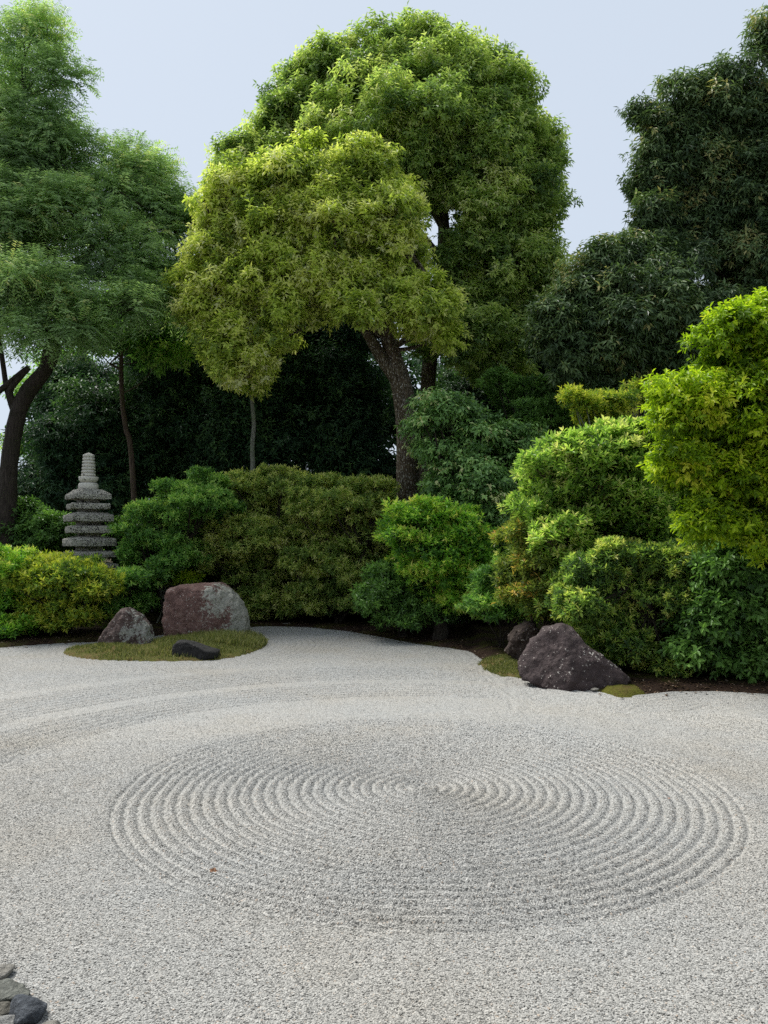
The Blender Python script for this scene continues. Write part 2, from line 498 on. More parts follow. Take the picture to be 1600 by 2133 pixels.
class Tubes:
    def __init__(self): self.V, self.F, self.n = [], [], 0
    def add(self, pts, radii, sides=8, sub=5, jit=0.0):
        c = catmull([list(p) + [r] for p, r in zip(pts, radii)], sub)
        p, r = c[:, :3], np.maximum(c[:, 3], 0.002)
        t = norm(np.gradient(p, axis=0))
        ref = np.array([0.31, 0.87, 0.12]); 
        u = norm(np.cross(t, ref)); v = np.cross(t, u)
        a = np.linspace(0, 2 * np.pi, sides, endpoint=False)
        rr = r[:, None] * (1 + jit * rng.uniform(-1, 1, (len(p), sides)))
        V = p[:, None] + rr[..., None] * (np.cos(a)[None, :, None] * u[:, None] + np.sin(a)[None, :, None] * v[:, None])
        m = len(p); i = np.arange(m - 1)[:, None] * sides; j = np.arange(sides)[None]; j2 = (j + 1) % sides
        F = np.stack([i + j, i + j2, i + sides + j2, i + sides + j], -1).reshape(-1, 4) + self.n
        self.V.append(V.reshape(-1, 3)); self.F.append(F); self.n += m * sides
    def mesh(self, name, origin):
        return np_mesh(name, np.vstack(self.V) - np.asarray(origin), np.vstack(self.F), True)

# ------------------------------------------------------------------ foliage
class Style:
    def __init__(s, **k):
        s.rc = .35; s.ll = .11; s.lw = .045; s.k = 7; s.L = .16; s.amin = 45; s.amax = 80; s.droop = .4; s.pinnate = False
        s.up = .4; s.out = .6; s.layers = 3.2; s.inner = .25; s.flat = .6; s.tone_c = .18; s.tone_s = .16; s.tone_l = .10; s.tip = .0; s.fold = .22; s.base = .42
        s.six = False; s.sat = 1; s.fill = True; s.under = .45; s.edge = .19
        s.__dict__.update(k)

def leaves_mesh(name, base, d, n, ln, w, tone, fold, six, origin):
    s = np.cross(d, n)
    N_ = len(base)
    ln = ln[:, None]; w = w[:, None]
    mid = base + d * ln * 0.45
    if six:
        tip = base + d * ln - n * ln * 0.10
        q1 = base + d * ln * 0.30; q2 = base + d * ln * 0.68
        V = np.stack([base, q1 + s * w * .46 + n * w * fold, q2 + s * w * .44 + n * w * fold * .8, tip,
                      q2 - s * w * .44 + n * w * fold * .8, q1 - s * w * .46 + n * w * fold], 1)
        q = np.array([[0, 1, 2, 3], [3, 4, 5, 0]])
        k = 6
    else:
        tip = base + d * ln - n * ln * 0.08
        V = np.stack([base, mid + s * w * .5 + n * w * fold, tip, mid - s * w * .5 + n * w * fold], 1)
        q = np.array([[0, 1, 2, 3]]); k = 4
    F = (q[None] + (np.arange(N_) * k)[:, None, None]).reshape(-1, 4)
    return np_mesh(name, V.reshape(-1, 3) - np.asarray(origin), F, False, {'tone': np.repeat(tone, k)})

def crown_leaves(blobs, st):
    """blobs: list of (centre, radii). Returns leaf arrays and clump centres."""
    C = np.array([b[0] for b in blobs]); R = np.array([b[1] for b in blobs])
    R = np.maximum(R - np.array([.6, .6, .5]) * st.rc, .45 * R)
    clumps, cout, ctone = [], [], []
    leafA = st.ll * st.lw * 0.65 * 0.55
    for i, (c, r) in enumerate(zip(C, R)):
        area = 4 * np.pi * (((r[0] * r[1]) ** 1.6 + (r[0] * r[2]) ** 1.6 + (r[1] * r[2]) ** 1.6) / 3) ** (1 / 1.6)
        n = max(4, int(area / (st.rc ** 2 * 1.55)))
        d = norm(rng.normal(size=(n, 3)))
        keep = (d[:, 2] > -0.35) | (rng.random(n) < st.under)
        d = d[keep]
        f = rng.uniform(1 - st.edge * 1.6, 1 + st.edge * .7, len(d))
        nin = int(n * st.inner)
        d = np.vstack([d, norm(rng.normal(size=(nin, 3)))]); f = np.concatenate([f, rng.uniform(.35, .8, nin)])
        p = c + d * r * f[:, None]
        # drop clumps that lie deep inside another part of the crown
        deep = np.zeros(len(p), bool)
        for j in range(len(C)):
            if j != i:
                deep |= (np.linalg.norm((p - C[j]) / R[j], axis=1) < .55)
        deep &= rng.random(len(p)) < .8
        p = p[~deep]
        clumps.append(p); cout.append(norm((d / r)[~deep])); ctone.append(np.full(len(p), rng.normal(0, .10)) + rng.normal(0, st.tone_c, len(p)))
    cl = np.vstack(clumps); co_ = np.vstack(cout); ct = np.concatenate(ctone)
    ok = cl[:, 2] > 0.06
    cl, co_, ct = cl[ok], co_[ok], ct[ok]
    rc = st.rc * rng.uniform(.65, 1.25, len(cl))
    per = np.maximum(2, st.layers * 1.6 * rc ** 2 / (leafA * st.k) * .8 + rng.random(len(cl))).astype(int)
    idx = np.repeat(np.arange(len(cl)), per)
    M = len(idx)
    w = norm(rng.normal(size=(M, 3)) + co_[idx] * .5 + np.array([0, 0, .35]))
    rad = rng.random(M) ** .45
    off = w * (rc[idx] * rad)[:, None]; off[:, 2] *= st.flat
    p = cl[idx] + off
    axis = norm(co_[idx] * st.out * .6 + w * st.out + np.array([0, 0, st.up]) + rng.normal(0, .28, (M, 3)))
    stone = ct[idx] + rng.normal(0, st.tone_s, M)
    ref = norm(rng.normal(size=(M, 3)))
    if st.pinnate: ref = np.tile(np.array([[0.0, 0, 1.0]]), (M, 1)) + rng.normal(0, .25, (M, 3))
    u = norm(np.cross(axis, ref)); v = np.cross(u, axis)
    k = st.k
    i = np.tile(np.arange(k), M); si = np.repeat(np.arange(M), k)
    t = (i + .5) / k
    if st.pinnate:
        phi = np.where(i % 2 == 0, 0, np.pi) + rng.normal(0, .25, M * k)
        al = np.radians(rng.uniform(st.amin, st.amax, M * k))
    else:
        phi = i * 2.39996 + np.repeat(rng.uniform(0, 6.28, M), k) + rng.normal(0, .3, M * k)
        al = np.radians(st.amax + (st.amin - st.amax) * t + rng.normal(0, 8, M * k))
    A, U, Vv = axis[si], u[si], v[si]
    radial = np.cos(phi)[:, None] * U + np.sin(phi)[:, None] * Vv
    base = p[si] + A * (st.L * t)[:, None]
    if st.pinnate: base[:, 2] -= st.droop * st.L * t ** 2
    d = A * np.cos(al)[:, None] + radial * np.sin(al)[:, None]
    d[:, 2] -= st.droop * rng.uniform(.5, 1.3, len(d))
    d = norm(d)
    nn = A + np.array([0, 0, .55]) + rng.normal(0, .22, d.shape)
    nn = norm(nn - (nn * d).sum(1)[:, None] * d)
    size = rng.uniform(.72, 1.2, len(d))
    tone = np.clip(st.base + stone[si] + rng.normal(0, st.tone_l, len(d)) + st.tip * np.clip(t - .55, 0, 1) * 2, 0, 1)
    return base, d, nn, st.ll * size, st.lw * size * rng.uniform(.8, 1.15, len(d)), tone, cl

TOTAL = [0]
def blobs_px(spec, Y, depth=.9, zmin=.02):
    out = []
    for s in spec:
        px, py, rx, ry = s[:4]
        yy = s[4] if len(s) > 4 else Y * (1 + rng.uniform(-.025, .025))
        c = P(px, py, yy); k = yy / 1700.0
        out.append((c, np.array([rx * k, (rx + ry) * .5 * k * depth, ry * k])))
    return out

def plant(name, label, cat, spec, Y, style, mat, bark, trunk=None, group=None, limb_r=.05, stems=3, depth=.9, twigs=5, extra=None, base_px=None, base_z=0.05):
    """A tree or shrub: an Empty at its foot, a trunk (with its limbs) and a crown of leaves."""
    blobs = blobs_px(spec, Y, depth)
    # fill the hollows between neighbouring boughs so the crown reads as one body
    mids = []
    for i, (c, r) in enumerate(blobs):
        dist = sorted((float(np.linalg.norm((c2 - c) / (r + r2))), j) for j, (c2, r2) in enumerate(blobs) if j != i)
        for q, j in dist[:2]:
            if q < 1.0 and i < j and style.fill:
                c2, r2 = blobs[j]
                mids.append(((c + c2) / 2 + np.array([rng.uniform(-.1, .1), rng.uniform(-.15, .05), rng.uniform(-.1, .05)]) * r, (r + r2) / 2 * rng.uniform(.8, .98)))
    blobs += mids
    for c, r in list(blobs):
        for _ in range(style.sat):                                     # smaller boughs breaking the outline
            dv = norm(rng.normal(size=3) + np.array([0, -.3, .1])); kf = rng.uniform(.28, .5)
            blobs.append((c + dv * r * rng.uniform(.75, 1.0), r * kf * np.array([1.15, 1.1, .9])))
    if cat == 'shrub':
        blobs = [(c, r * 1.06) for c, r in blobs]
        blobs += [(c + np.array([rng.uniform(-.1, .1), r[0] * .9 + .25, rng.uniform(-.12, .05)]), r * np.array([1.1, 1.2, 1.05])) for c, r in blobs]
    if extra: blobs += extra
    big = max(blobs, key=lambda b: b[1][0] * b[1][2])
    if trunk:                                   # [(px, py, Y, radius), ...] from the foot upwards; further lists fork off
        foot = P(*trunk[0][0][:3])
    else:
        cx = np.mean([b[0][0] for b in blobs]); cy = np.mean([b[0][1] for b in blobs])
        if base_px is not None: cx = P(base_px, 1200, Y)[0]
        foot = np.array([cx, cy, base_z])
    root = empty(name, foot, label, cat, group)
    base, d, nn, ln, lw, tone, cl = crown_leaves(blobs, style)
    TOTAL[0] += len(base)
    tb = Tubes()
    ends = []
    if trunk:
        for path in trunk:
            pts = [P(a, b_, c) for a, b_, c, r in path]
            tb.add(pts, [q[3] for q in path], 14, 7, .05)
            ends.append(pts[-1])
            ends.append(pts[len(pts) // 2] if len(pts) > 3 else pts[-1])
    else:
        for s in range(stems):
            tgt = blobs[rng.integers(len(blobs))][0]
            q0 = foot + np.array([rng.uniform(-.12, .12), rng.uniform(-.08, .08), 0]) * (stems > 1)
            q0[2] = -0.02
            q2 = foot + (tgt - foot) * .55; q1 = foot + np.array([(q2 - foot)[0] * .3, (q2 - foot)[1] * .3, (q2 - foot)[2] * .45])
            tb.add([q0, q1, q2, tgt], [limb_r * 1.3, limb_r, limb_r * .75, limb_r * .4], 8, 5, .06)
            ends += [q2]
    E = np.array(ends)
    for c, r in blobs:
        e = E[np.argmin(np.linalg.norm(E - c, axis=1) + rng.uniform(0, .3, len(E)))]
        mid = (e + c) / 2 + np.array([0, 0, -.06 * np.linalg.norm(e - c)]) + rng.normal(0, .04, 3) * np.linalg.norm(e - c)
        tb.add([e, mid, c], [limb_r * .8, limb_r * .55, limb_r * .3], 6, 4, .04)
        near = cl[np.linalg.norm((cl - c) / r, axis=1) < 1.15]
        if len(near):
            for q in near[rng.permutation(len(near))[:twigs]]:
                m2 = (c + q) / 2 + rng.normal(0, .06, 3) * np.linalg.norm(q - c)
                tb.add([c, m2, q], [limb_r * .3, limb_r * .18, limb_r * .08], 4, 3)
    link("trunk", tb.mesh("trunk", foot), bark, root)
    link("crown", leaves_mesh("crown", base, d, nn, ln, lw, tone, style.fold, style.six, foot), mat, root)
    return root

# ------------------------------------------------------------------ plant materials
B_dark = bark_mat("dark_bark", (0.018, 0.014, 0.011), (0.065, 0.052, 0.042))
B_camphor = bark_mat("fissured_bark", (0.03, 0.022, 0.014), (0.13, 0.095, 0.06), flecks=1.0)
B_brown = bark_mat("brown_bark", (0.05, 0.033, 0.024), (0.13, 0.09, 0.068))
B_pale = bark_mat("pale_bark", (0.10, 0.10, 0.085), (0.27, 0.27, 0.23))
M_yellow = leaf_mat("yellow_green_leaves", [(0, (0.055, 0.078, 0.016)), (.35, (0.17, 0.205, 0.038)), (.7, (0.29, 0.32, 0.065)), (1, (0.42, 0.42, 0.12))], .45, .35, .48, gain=2.7)
M_camphor = leaf_mat("camphor_leaves", [(0, (0.034, 0.058, 0.018)), (.4, (0.098, 0.135, 0.038)), (.75, (0.175, 0.21, 0.063)), (1, (0.28, 0.285, 0.10))], .42, .4, .45, gain=2.7)
M_feather = leaf_mat("feathery_leaves", [(0, (0.028, 0.048, 0.018)), (.45, (0.08, 0.118, 0.052)), (.8, (0.13, 0.185, 0.08)), (1, (0.20, 0.28, 0.08))], .45, .35, .45, gain=3.1)
M_oak = leaf_mat("dark_oak_leaves", [(0, (0.012, 0.022, 0.009)), (.5, (0.033, 0.052, 0.021)), (.85, (0.062, 0.085, 0.034)), (1, (0.12, 0.11, 0.045))], .42, .32, .25, gain=3.2)
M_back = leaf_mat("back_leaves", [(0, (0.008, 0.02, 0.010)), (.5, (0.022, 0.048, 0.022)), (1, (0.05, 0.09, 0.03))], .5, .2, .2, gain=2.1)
M_ivy = leaf_mat("ivy_leaves", [(0, (0.022, 0.045, 0.014)), (.5, (0.062, 0.11, 0.034)), (.85, (0.115, 0.17, 0.058)), (1, (0.25, 0.28, 0.09))], .4, .35, .3, gain=3.0)
M_olive = leaf_mat("olive_leaves", [(0, (0.03, 0.05, 0.012)), (.4, (0.085, 0.115, 0.028)), (.75, (0.16, 0.185, 0.05)), (1, (0.26, 0.27, 0.07))], .5, .35, .42, gain=3.3)
M_bright = leaf_mat("bright_green_leaves", [(0, (0.022, 0.055, 0.010)), (.4, (0.075, 0.155, 0.018)), (.75, (0.15, 0.26, 0.03)), (1, (0.27, 0.38, 0.05))], .42, .4, .42, gain=2.7)
M_lime = leaf_mat("lime_leaves", [(0, (0.05, 0.095, 0.006)), (.4, (0.155, 0.235, 0.010)), (.75, (0.29, 0.37, 0.018)), (1, (0.45, 0.50, 0.04))], .42, .35, .4, gain=1.5)
M_pitto = leaf_mat("glossy_leaves", [(0, (0.022, 0.045, 0.011)), (.45, (0.068, 0.112, 0.022)), (.75, (0.135, 0.185, 0.038)), (1, (0.30, 0.33, 0.075))], .4, .4, .42, gain=2.9)
M_pieris = leaf_mat("rosette_leaves", [(0, (0.018, 0.036, 0.011)), (.4, (0.05, 0.085, 0.02)), (.75, (0.14, 0.18, 0.038)), (1, (0.35, 0.34, 0.06))], .4, .4, .42, gain=2.8)
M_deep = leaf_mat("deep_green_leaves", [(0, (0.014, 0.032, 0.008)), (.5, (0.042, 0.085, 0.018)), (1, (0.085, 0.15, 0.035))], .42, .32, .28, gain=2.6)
M_fresh = leaf_mat("mid_green_leaves", [(0, (0.02, 0.048, 0.012)), (.5, (0.065, 0.13, 0.028)), (1, (0.15, 0.23, 0.05))], .42, .35, .4, gain=2.7)
M_gold = leaf_mat("golden_leaves", [(0, (0.035, 0.065, 0.012)), (.4, (0.11, 0.16, 0.022)), (.75, (0.25, 0.27, 0.03)), (1, (0.45, 0.40, 0.05))], .45, .35, .4, gain=2.2)
M_rust = leaf_mat("rusty_leaves", [(0, (0.03, 0.045, 0.010)), (.6, (0.09, 0.12, 0.022)), (.85, (0.15, 0.15, 0.03)), (1, (0.22, 0.15, 0.04))], .45, .3, .4, gain=2.4)

S_cam = Style(rc=.36, ll=.125, lw=.052, k=7, L=.15, droop=.55, amin=40, amax=85, layers=3.0)
S_yel = Style(rc=.28, edge=.28, tone_c=.22, ll=.115, lw=.05, k=7, L=.14, droop=.45, amin=40, amax=85, layers=3.2, tip=.12)
S_fea = Style(rc=.42, ll=.10, lw=.026, k=14, L=.40, droop=.35, pinnate=True, amin=50, amax=75, up=.15, out=.9, layers=2.5, flat=.55, inner=.2, under=.5, edge=.3, fill=False)
S_oak = Style(rc=.34, ll=.14, lw=.042, k=7, L=.18, droop=.8, amin=40, amax=80, layers=2.9, tone_c=.2, sat=2, edge=.32)
S_bak = Style(rc=.5, ll=.14, lw=.055, k=7, L=.22, droop=.5, layers=2.2, up=.3)
S_ivy = Style(rc=.26, ll=.095, lw=.048, k=6, L=.16, droop=.7, amin=45, amax=80, layers=2.4, flat=.4, tone_l=.16, edge=.18)
S_aza = Style(rc=.19, fill=False, sat=2, ll=.075, lw=.027, k=7, L=.04, droop=.12, amin=25, amax=95, layers=2.2, up=.8, tip=.24, tone_l=.16, edge=.22, flat=.48)
S_bri = Style(rc=.18, ll=.080, lw=.034, k=7, L=.06, droop=.1, amin=20, amax=90, layers=2.3, up=.7, tip=.2, tone_l=.15, edge=.22, flat=.48)
S_lim = Style(rc=.19, ll=.068, lw=.027, k=9, L=.12, droop=.45, amin=35, amax=80, layers=3.2, up=.3, out=.8, flat=.5, tip=.08, six=True)
S_pit = Style(rc=.18, ll=.088, lw=.031, k=8, L=.05, droop=.05, amin=20, amax=95, layers=2.3, up=.9, tip=.26, six=True, tone_l=.14, edge=.22, flat=.48)
S_pie = Style(rc=.13, ll=.070, lw=.022, k=10, L=.03, droop=.1, amin=20, amax=105, layers=2.2, up=.7, tip=.26, six=True, tone_s=.2, edge=.2)
S_dee = Style(rc=.20, ll=.085, lw=.036, k=7, L=.12, droop=.4, amin=35, amax=80, layers=2.6, up=.4, six=True)
S_far = Style(rc=.5, ll=.15, lw=.06, k=7, L=.2, droop=.4, layers=2.0)

# ------------------------------------------------------------------ rocks
def rock(name, label, outline, Y, depth, mat, seed=0, rough=.05, facets=(), sub=6, sharp=44, group=None, sink=.16, cat="rock"):
    """outline: pixel corners of the rock as seen, turned into half-spaces at depth Y; facets: extra (normal, distance share)"""
    pts = np.array([P(px, py, Y) for px, py in outline])
    ctr = pts.mean(0); ctr[1] = Y + 0
    zmin = pts[:, 2].min()
    # distance from the middle to the outline for every angle in the x-z plane
    ang = np.linspace(-np.pi, np.pi, 721)
    cs_, sn_ = np.cos(ang), np.sin(ang)
    Rt = np.zeros(721)
    q = pts[:, [0, 2]] - ctr[[0, 2]]
    for i in range(len(q)):
        a_, e = q[i], q[(i + 1) % len(q)] - q[i]
        den = cs_ * e[1] - sn_ * e[0] + 1e-12
        t = (a_[0] * e[1] - a_[1] * e[0]) / den; u = (a_[0] * sn_ - a_[1] * cs_) / den
        Rt = np.where((t > 0) & (u >= -1e-6) & (u <= 1 + 1e-6), np.maximum(Rt, t), Rt)
    Rt += sink * np.clip((-sn_ - .5) / .4, 0, 1)
    kk = np.array([1, 2, 3, 4, 3, 2, 1.]); kk /= kk.sum()
    Rt = np.convolve(np.concatenate([Rt[-4:-1], Rt, Rt[1:4]]), kk, 'valid')
    bm = bmesh.new(); bmesh.ops.create_icosphere(bm, subdivisions=sub, radius=1)
    me = bpy.data.meshes.new(name); bm.to_mesh(me); bm.free()
    V = np.empty(len(me.vertices) * 3); me.vertices.foreach_get('co', V); V = V.reshape(-1, 3)
    V = norm(V)
    th = np.arctan2(V[:, 2], V[:, 0]); ph = np.arcsin(np.clip(V[:, 1], -1, 1))
    Ro = np.interp(th, ang, Rt)
    c_ = np.abs(np.cos(ph)) ** .5; s_ = np.sign(ph) * np.abs(np.sin(ph)) ** .75
    X = np.stack([c_ * Ro * np.cos(th), depth * .5 * s_, c_ * Ro * np.sin(th)], 1)
    size = float(np.mean(Rt))
    for f, d in facets:
        f = np.array(f, float); f /= np.linalg.norm(f)
        qq = np.maximum(X @ f, 0) / d
        X = X * ((1 + qq ** sharp) ** (-1 / sharp))[:, None]
    off = np.array([mnoise.fractal(Vector(x / size * 2.0) + Vector((seed * 3.1, 1, 2)), 1.0, 2.1, 5) for x in X])
    off2 = np.array([abs(mnoise.noise(Vector(x / size * 3.1) + Vector((seed, 7, 2)))) for x in X])
    fine = np.array([mnoise.fractal(Vector(x * 16), .8, 2.1, 3) for x in X])
    off3 = np.array([abs(mnoise.noise(Vector((x[0] * 9 + seed, x[1] * 9, x[2] * 5)))) for x in X])
    X = X * (1 + rough * 1.2 * off - rough * 1.3 * off2 - rough * .55 * off3 + rough * .5 * fine)[:, None]
    me.vertices.foreach_set('co', X.astype(np.float32).ravel()); 
    me.polygons.foreach_set('use_smooth', np.ones(len(me.polygons), bool)); me.update()
    o = link(name, me, mat, None, ctr)
    return tag(o, label, cat, group)

M_rock1 = rock_mat("red_brown_rock", [(.3, (.06, .034, .029)), (.5, (.16, .09, .075)), (.7, (.29, .185, .15))],
                   [(.3, (.16, .165, .14)), (.55, (.34, .335, .28)), (.75, (.46, .43, .36))], (.97, .42), white=.06)
M_rock2 = rock_mat("brown_grey_rock", [(.3, (.035, .024, .022)), (.5, (.085, .058, .05)), (.7, (.17, .12, .105))],
                   [(.3, (.13, .135, .12)), (.6, (.3, .3, .26))], (.96, .40), white=.055)
M_rock3 = rock_mat("black_rock", [(.3, (.007, .007, .007)), (.6, (.02, .019, .018)), (.8, (.05, .046, .042))],
                   [(.3, (.12, .12, .1)), (.6, (.3, .29, .25))], (1.28, -1.1), white=.0)
M_rock4 = rock_mat("purple_brown_rock", [(.3, (.024, .017, .017)), (.52, (.058, .041, .040)), (.75, (.125, .094, .088))],
                   [(.3, (.06, .055, .05)), (.6, (.15, .14, .125))], (1.0, .16), white=.05)
M_rock5 = rock_mat("brown_rock", [(.3, (.02, .014, .011)), (.55, (.065, .045, .036)), (.75, (.15, .115, .095))],
                   [(.3, (.08, .075, .065)), (.6, (.2, .19, .17))], (1.02, .1), white=.03)

rock("rock", "largest red brown boulder with pale grey lichen on its right side, on the moss island",
     [(350, 1340), (341, 1300), (341, 1258), (350, 1230), (374, 1216), (456, 1211), (484, 1228), (504, 1252), (519, 1280), (522, 1312), (516, 1340)],
     13.75, .85, M_rock1, 3, .05, [((-.25, -1, .05), .41), ((.55, -1, .15), .46), ((.1, -.8, 1), .56)])
rock("rock", "rounded pointed brown rock speckled with white lichen at the left end of the moss island",
     [(208, 1338), (216, 1318), (240, 1285), (257, 1267), (272, 1263), (294, 1280), (312, 1305), (320, 1330), (316, 1352), (270, 1357), (225, 1350)],
     12.55, .65, M_rock2, 8, .06, [((-.4, -1, .3), .30), ((.4, -1, .25), .28)])
rock("rock", "low black wedge rock sloping right at the front edge of the moss island",
     [(361, 1377), (360, 1342), (376, 1333), (392, 1334), (440, 1350), (459, 1356), (456, 1370), (440, 1377)],
     11.35, .45, M_rock3, 5, .05, [((-.2, -1, .2), .17), ((.1, -.6, 1), .17)], sub=5)
rock("rock", "big dark purple brown rock leaning at the gravel edge on the right",
     [(1080, 1418), (1080, 1378), (1096, 1345), (1128, 1312), (1172, 1300), (1192, 1306), (1215, 1336), (1262, 1372), (1300, 1402), (1308, 1412), (1285, 1432), (1250, 1442), (1170, 1438)],
     9.2, .75, M_rock4, 12, .06, [((-.75, -1, .35), .30), ((.30, -1, .85), .25), ((.15, -1, .25), .29), ((.9, -.5, .9), .40)])
rock("rock", "small rugged brown rock tucked behind the big dark rock on the right",
     [(1057, 1352), (1060, 1325), (1072, 1308), (1096, 1292), (1110, 1292), (1122, 1310), (1126, 1340), (1122, 1362)],
     10.9, .35, M_rock5, 21, .12, (), sub=5)

# small flat stones half sunk in the soil by the edge of the gravel
def stone_at(px, py, w, h, mat, label, name="stone", seed=0, zc=.0, dep=1.0, rough=.07, tilt=0, cat="stone", group=None):
    g_ = G(px, py); k = g_[1] / 1700
    rx, rz = w * k * .5, h * k * .5
    bm = bmesh.new(); bmesh.ops.create_icosphere(bm, subdivisions=5, radius=1)
    me = bpy.data.meshes.new(name); bm.to_mesh(me); bm.free()
    r_ = random.Random(seed)
    NP = norm(np.array([[r_.gauss(0, 1), r_.gauss(0, 1), r_.gauss(0, 1)] for _ in range(22)])); D = np.array([r_.uniform(.82, 1.08) for _ in range(22)])
    V = np.empty(len(me.vertices) * 3); me.vertices.foreach_get('co', V); V = norm(V.reshape(-1, 3))
    r = 1.0 / (np.sum((np.maximum(V @ NP.T, 0) / D) ** 14, 1) ** (1 / 14))
    nz = np.array([mnoise.fractal(Vector(v) * 1.7 + Vector((seed, 0, 3)), .9, 2.1, 5) for v in V])
    X = V * (r * (1 + rough * nz))[:, None] * np.array([rx, rx * dep, rz])
    me.vertices.foreach_set('co', X.astype(np.float32).ravel()); me.polygons.foreach_set('use_smooth', np.ones(len(me.polygons), bool)); me.update()
    o = link(name, me, mat, None, (g_[0], g_[1], zc + rz * .35)); o.rotation_euler = (0, 0, tilt)
    return tag(o, label, cat, group)

def edge_mat(name, c0, c1, c2, grain):
    return rock_mat(name, [(.3, c0), (.5, c1), (.72, c2)], [(.3, c1), (.7, c2)], (1.15, .0), white=0, scale=4, grain=grain)
M_e1 = edge_mat("bluish_black_stone", (.02, .024, .03), (.055, .064, .076), (.15, .165, .185), 9)
M_e2 = edge_mat("green_grey_stone", (.05, .053, .046), (.115, .12, .104), (.20, .207, .18), 7)
M_e3 = edge_mat("brown_grey_stone", (.07, .065, .052), (.11, .104, .085), (.16, .15, .125), 5)
M_e4 = edge_mat("white_speckled_stone", (.10, .10, .095), (.32, .32, .305), (.48, .48, .465), 24)
M_e5 = edge_mat("pale_banded_stone", (.12, .11, .095), (.21, .2, .175), (.30, .288, .26), 6)
gname = "stones edging the gravel in the corner"
stone_at(58, 2118, 72, 50, M_e1, "bluish black stone, the darkest of the stones edging the gravel in the lower corner", "edging_stone", 4, 0.0, 1.1, group=gname)
stone_at(6, 2078, 96, 36, M_e2, "green grey layered stone with dark cracks behind the bluish black edging stone", "edging_stone", 9, 0.0, .8, .13, .25, group=gname)
stone_at(-12, 2040, 52, 30, M_e5, "pale tan banded edging stone farthest up the photo, half cut by the frame edge", "edging_stone", 15, 0.0, 1.2, group=gname)
stone_at(4, 2114, 42, 32, M_e3, "smooth plain brown grey edging stone between the layered and the white speckled stones", "edging_stone", 22, 0.0, 1.2, .03, group=gname)
stone_at(2, 2146, 56, 36, M_e4, "white speckled granite edging stone in the very corner", "edging_stone", 27, 0.0, 1.1, .05, group=gname)
stone_at(100, 2150, 46, 26, M_e5, "small pale rounded edging stone right of the bluish black stone", "edging_stone", 31, 0.0, 1.1, .04, group=gname)
stone_at(596, 1303, 18, 5, M_e5, "small flat pale stone on the soil at the far gravel edge right of the boulder", "stone", 33, .02, .8)
stone_at(1240, 1441, 16, 7, M_e5, "small pale stone at the foot of the big dark rock", "stone", 36, .02, .8)

# post stump behind the bright green shrub
def post():
    base = G(1014, 1292); h = .38
    tb = Tubes(); tb.add([base + [0, 0, -.1], base + [0, 0, h * .5], base + [.005, 0, h], base + [.005, 0, h + .004]], [.055, .054, .052, .002], 14, 5, .03)
    o = link("post", tb.mesh("post", base), B_pale, None, base)
    tag(o, "short weathered grey post standing behind the bright green shrub", "post")
post()

# fallen leaf on the rings
def fallen_leaf(px, py, w, label, colour, rot, seed):
    r_ = random.Random(seed); g_ = G(px, py); s = w * g_[1] / 1700
    bm = bmesh.new()
    out = []
    for i in range(14):
        a = 2 * math.pi * i / 14
        rr = .5 * (1 + .28 * math.cos(5 * a)) * r_.uniform(.85, 1.1)
        out.append(bm.verts.new((rr * math.cos(a) * s, rr * math.sin(a) * s * .8, abs(math.sin(a)) * s * .22 + r_.uniform(0, .05) * s)))
    c = bm.verts.new((0, 0, 0))
    for i in range(14): bm.faces.new((c, out[i], out[(i + 1) % 14]))
    ext = bmesh.ops.solidify(bm, geom=bm.faces[:], thickness=.0012)
    me = bpy.data.meshes.new("fallen_leaf"); bm.to_mesh(me); bm.free()
    m, N, L, b, _ = new_mat(colour[0])
    n1 = noise_tex(N, L, 60, 3, .6, obj_co(N)); r = ramp(N, [(.35, colour[1]), (.65, colour[2])]); L.new(n1.outputs['Fac'], r.inputs[0])
    L.new(r.outputs[0], b.inputs['Base Color']); b.inputs['Roughness'].default_value = .7
    o = link("fallen_leaf", me, m, None, (g_[0], g_[1], float(furrow(np.array([g_[0]]), np.array([g_[1]]))[0]) + .010))
    o.rotation_euler = (.25, .1, rot); tag(o, label, "leaf")
fallen_leaf(445, 1818, 17, "curled orange brown fallen leaf lying on the outer gravel rings", ("orange_dead_leaf", (.30, .15, .08), (.48, .29, .17)), .4, 2)
fallen_leaf(1392, 1668, 9, "tiny pinkish dry leaf on the right of the gravel rings", ("pink_dead_leaf", (.40, .20, .12), (.55, .33, .24)), 1.4, 5)

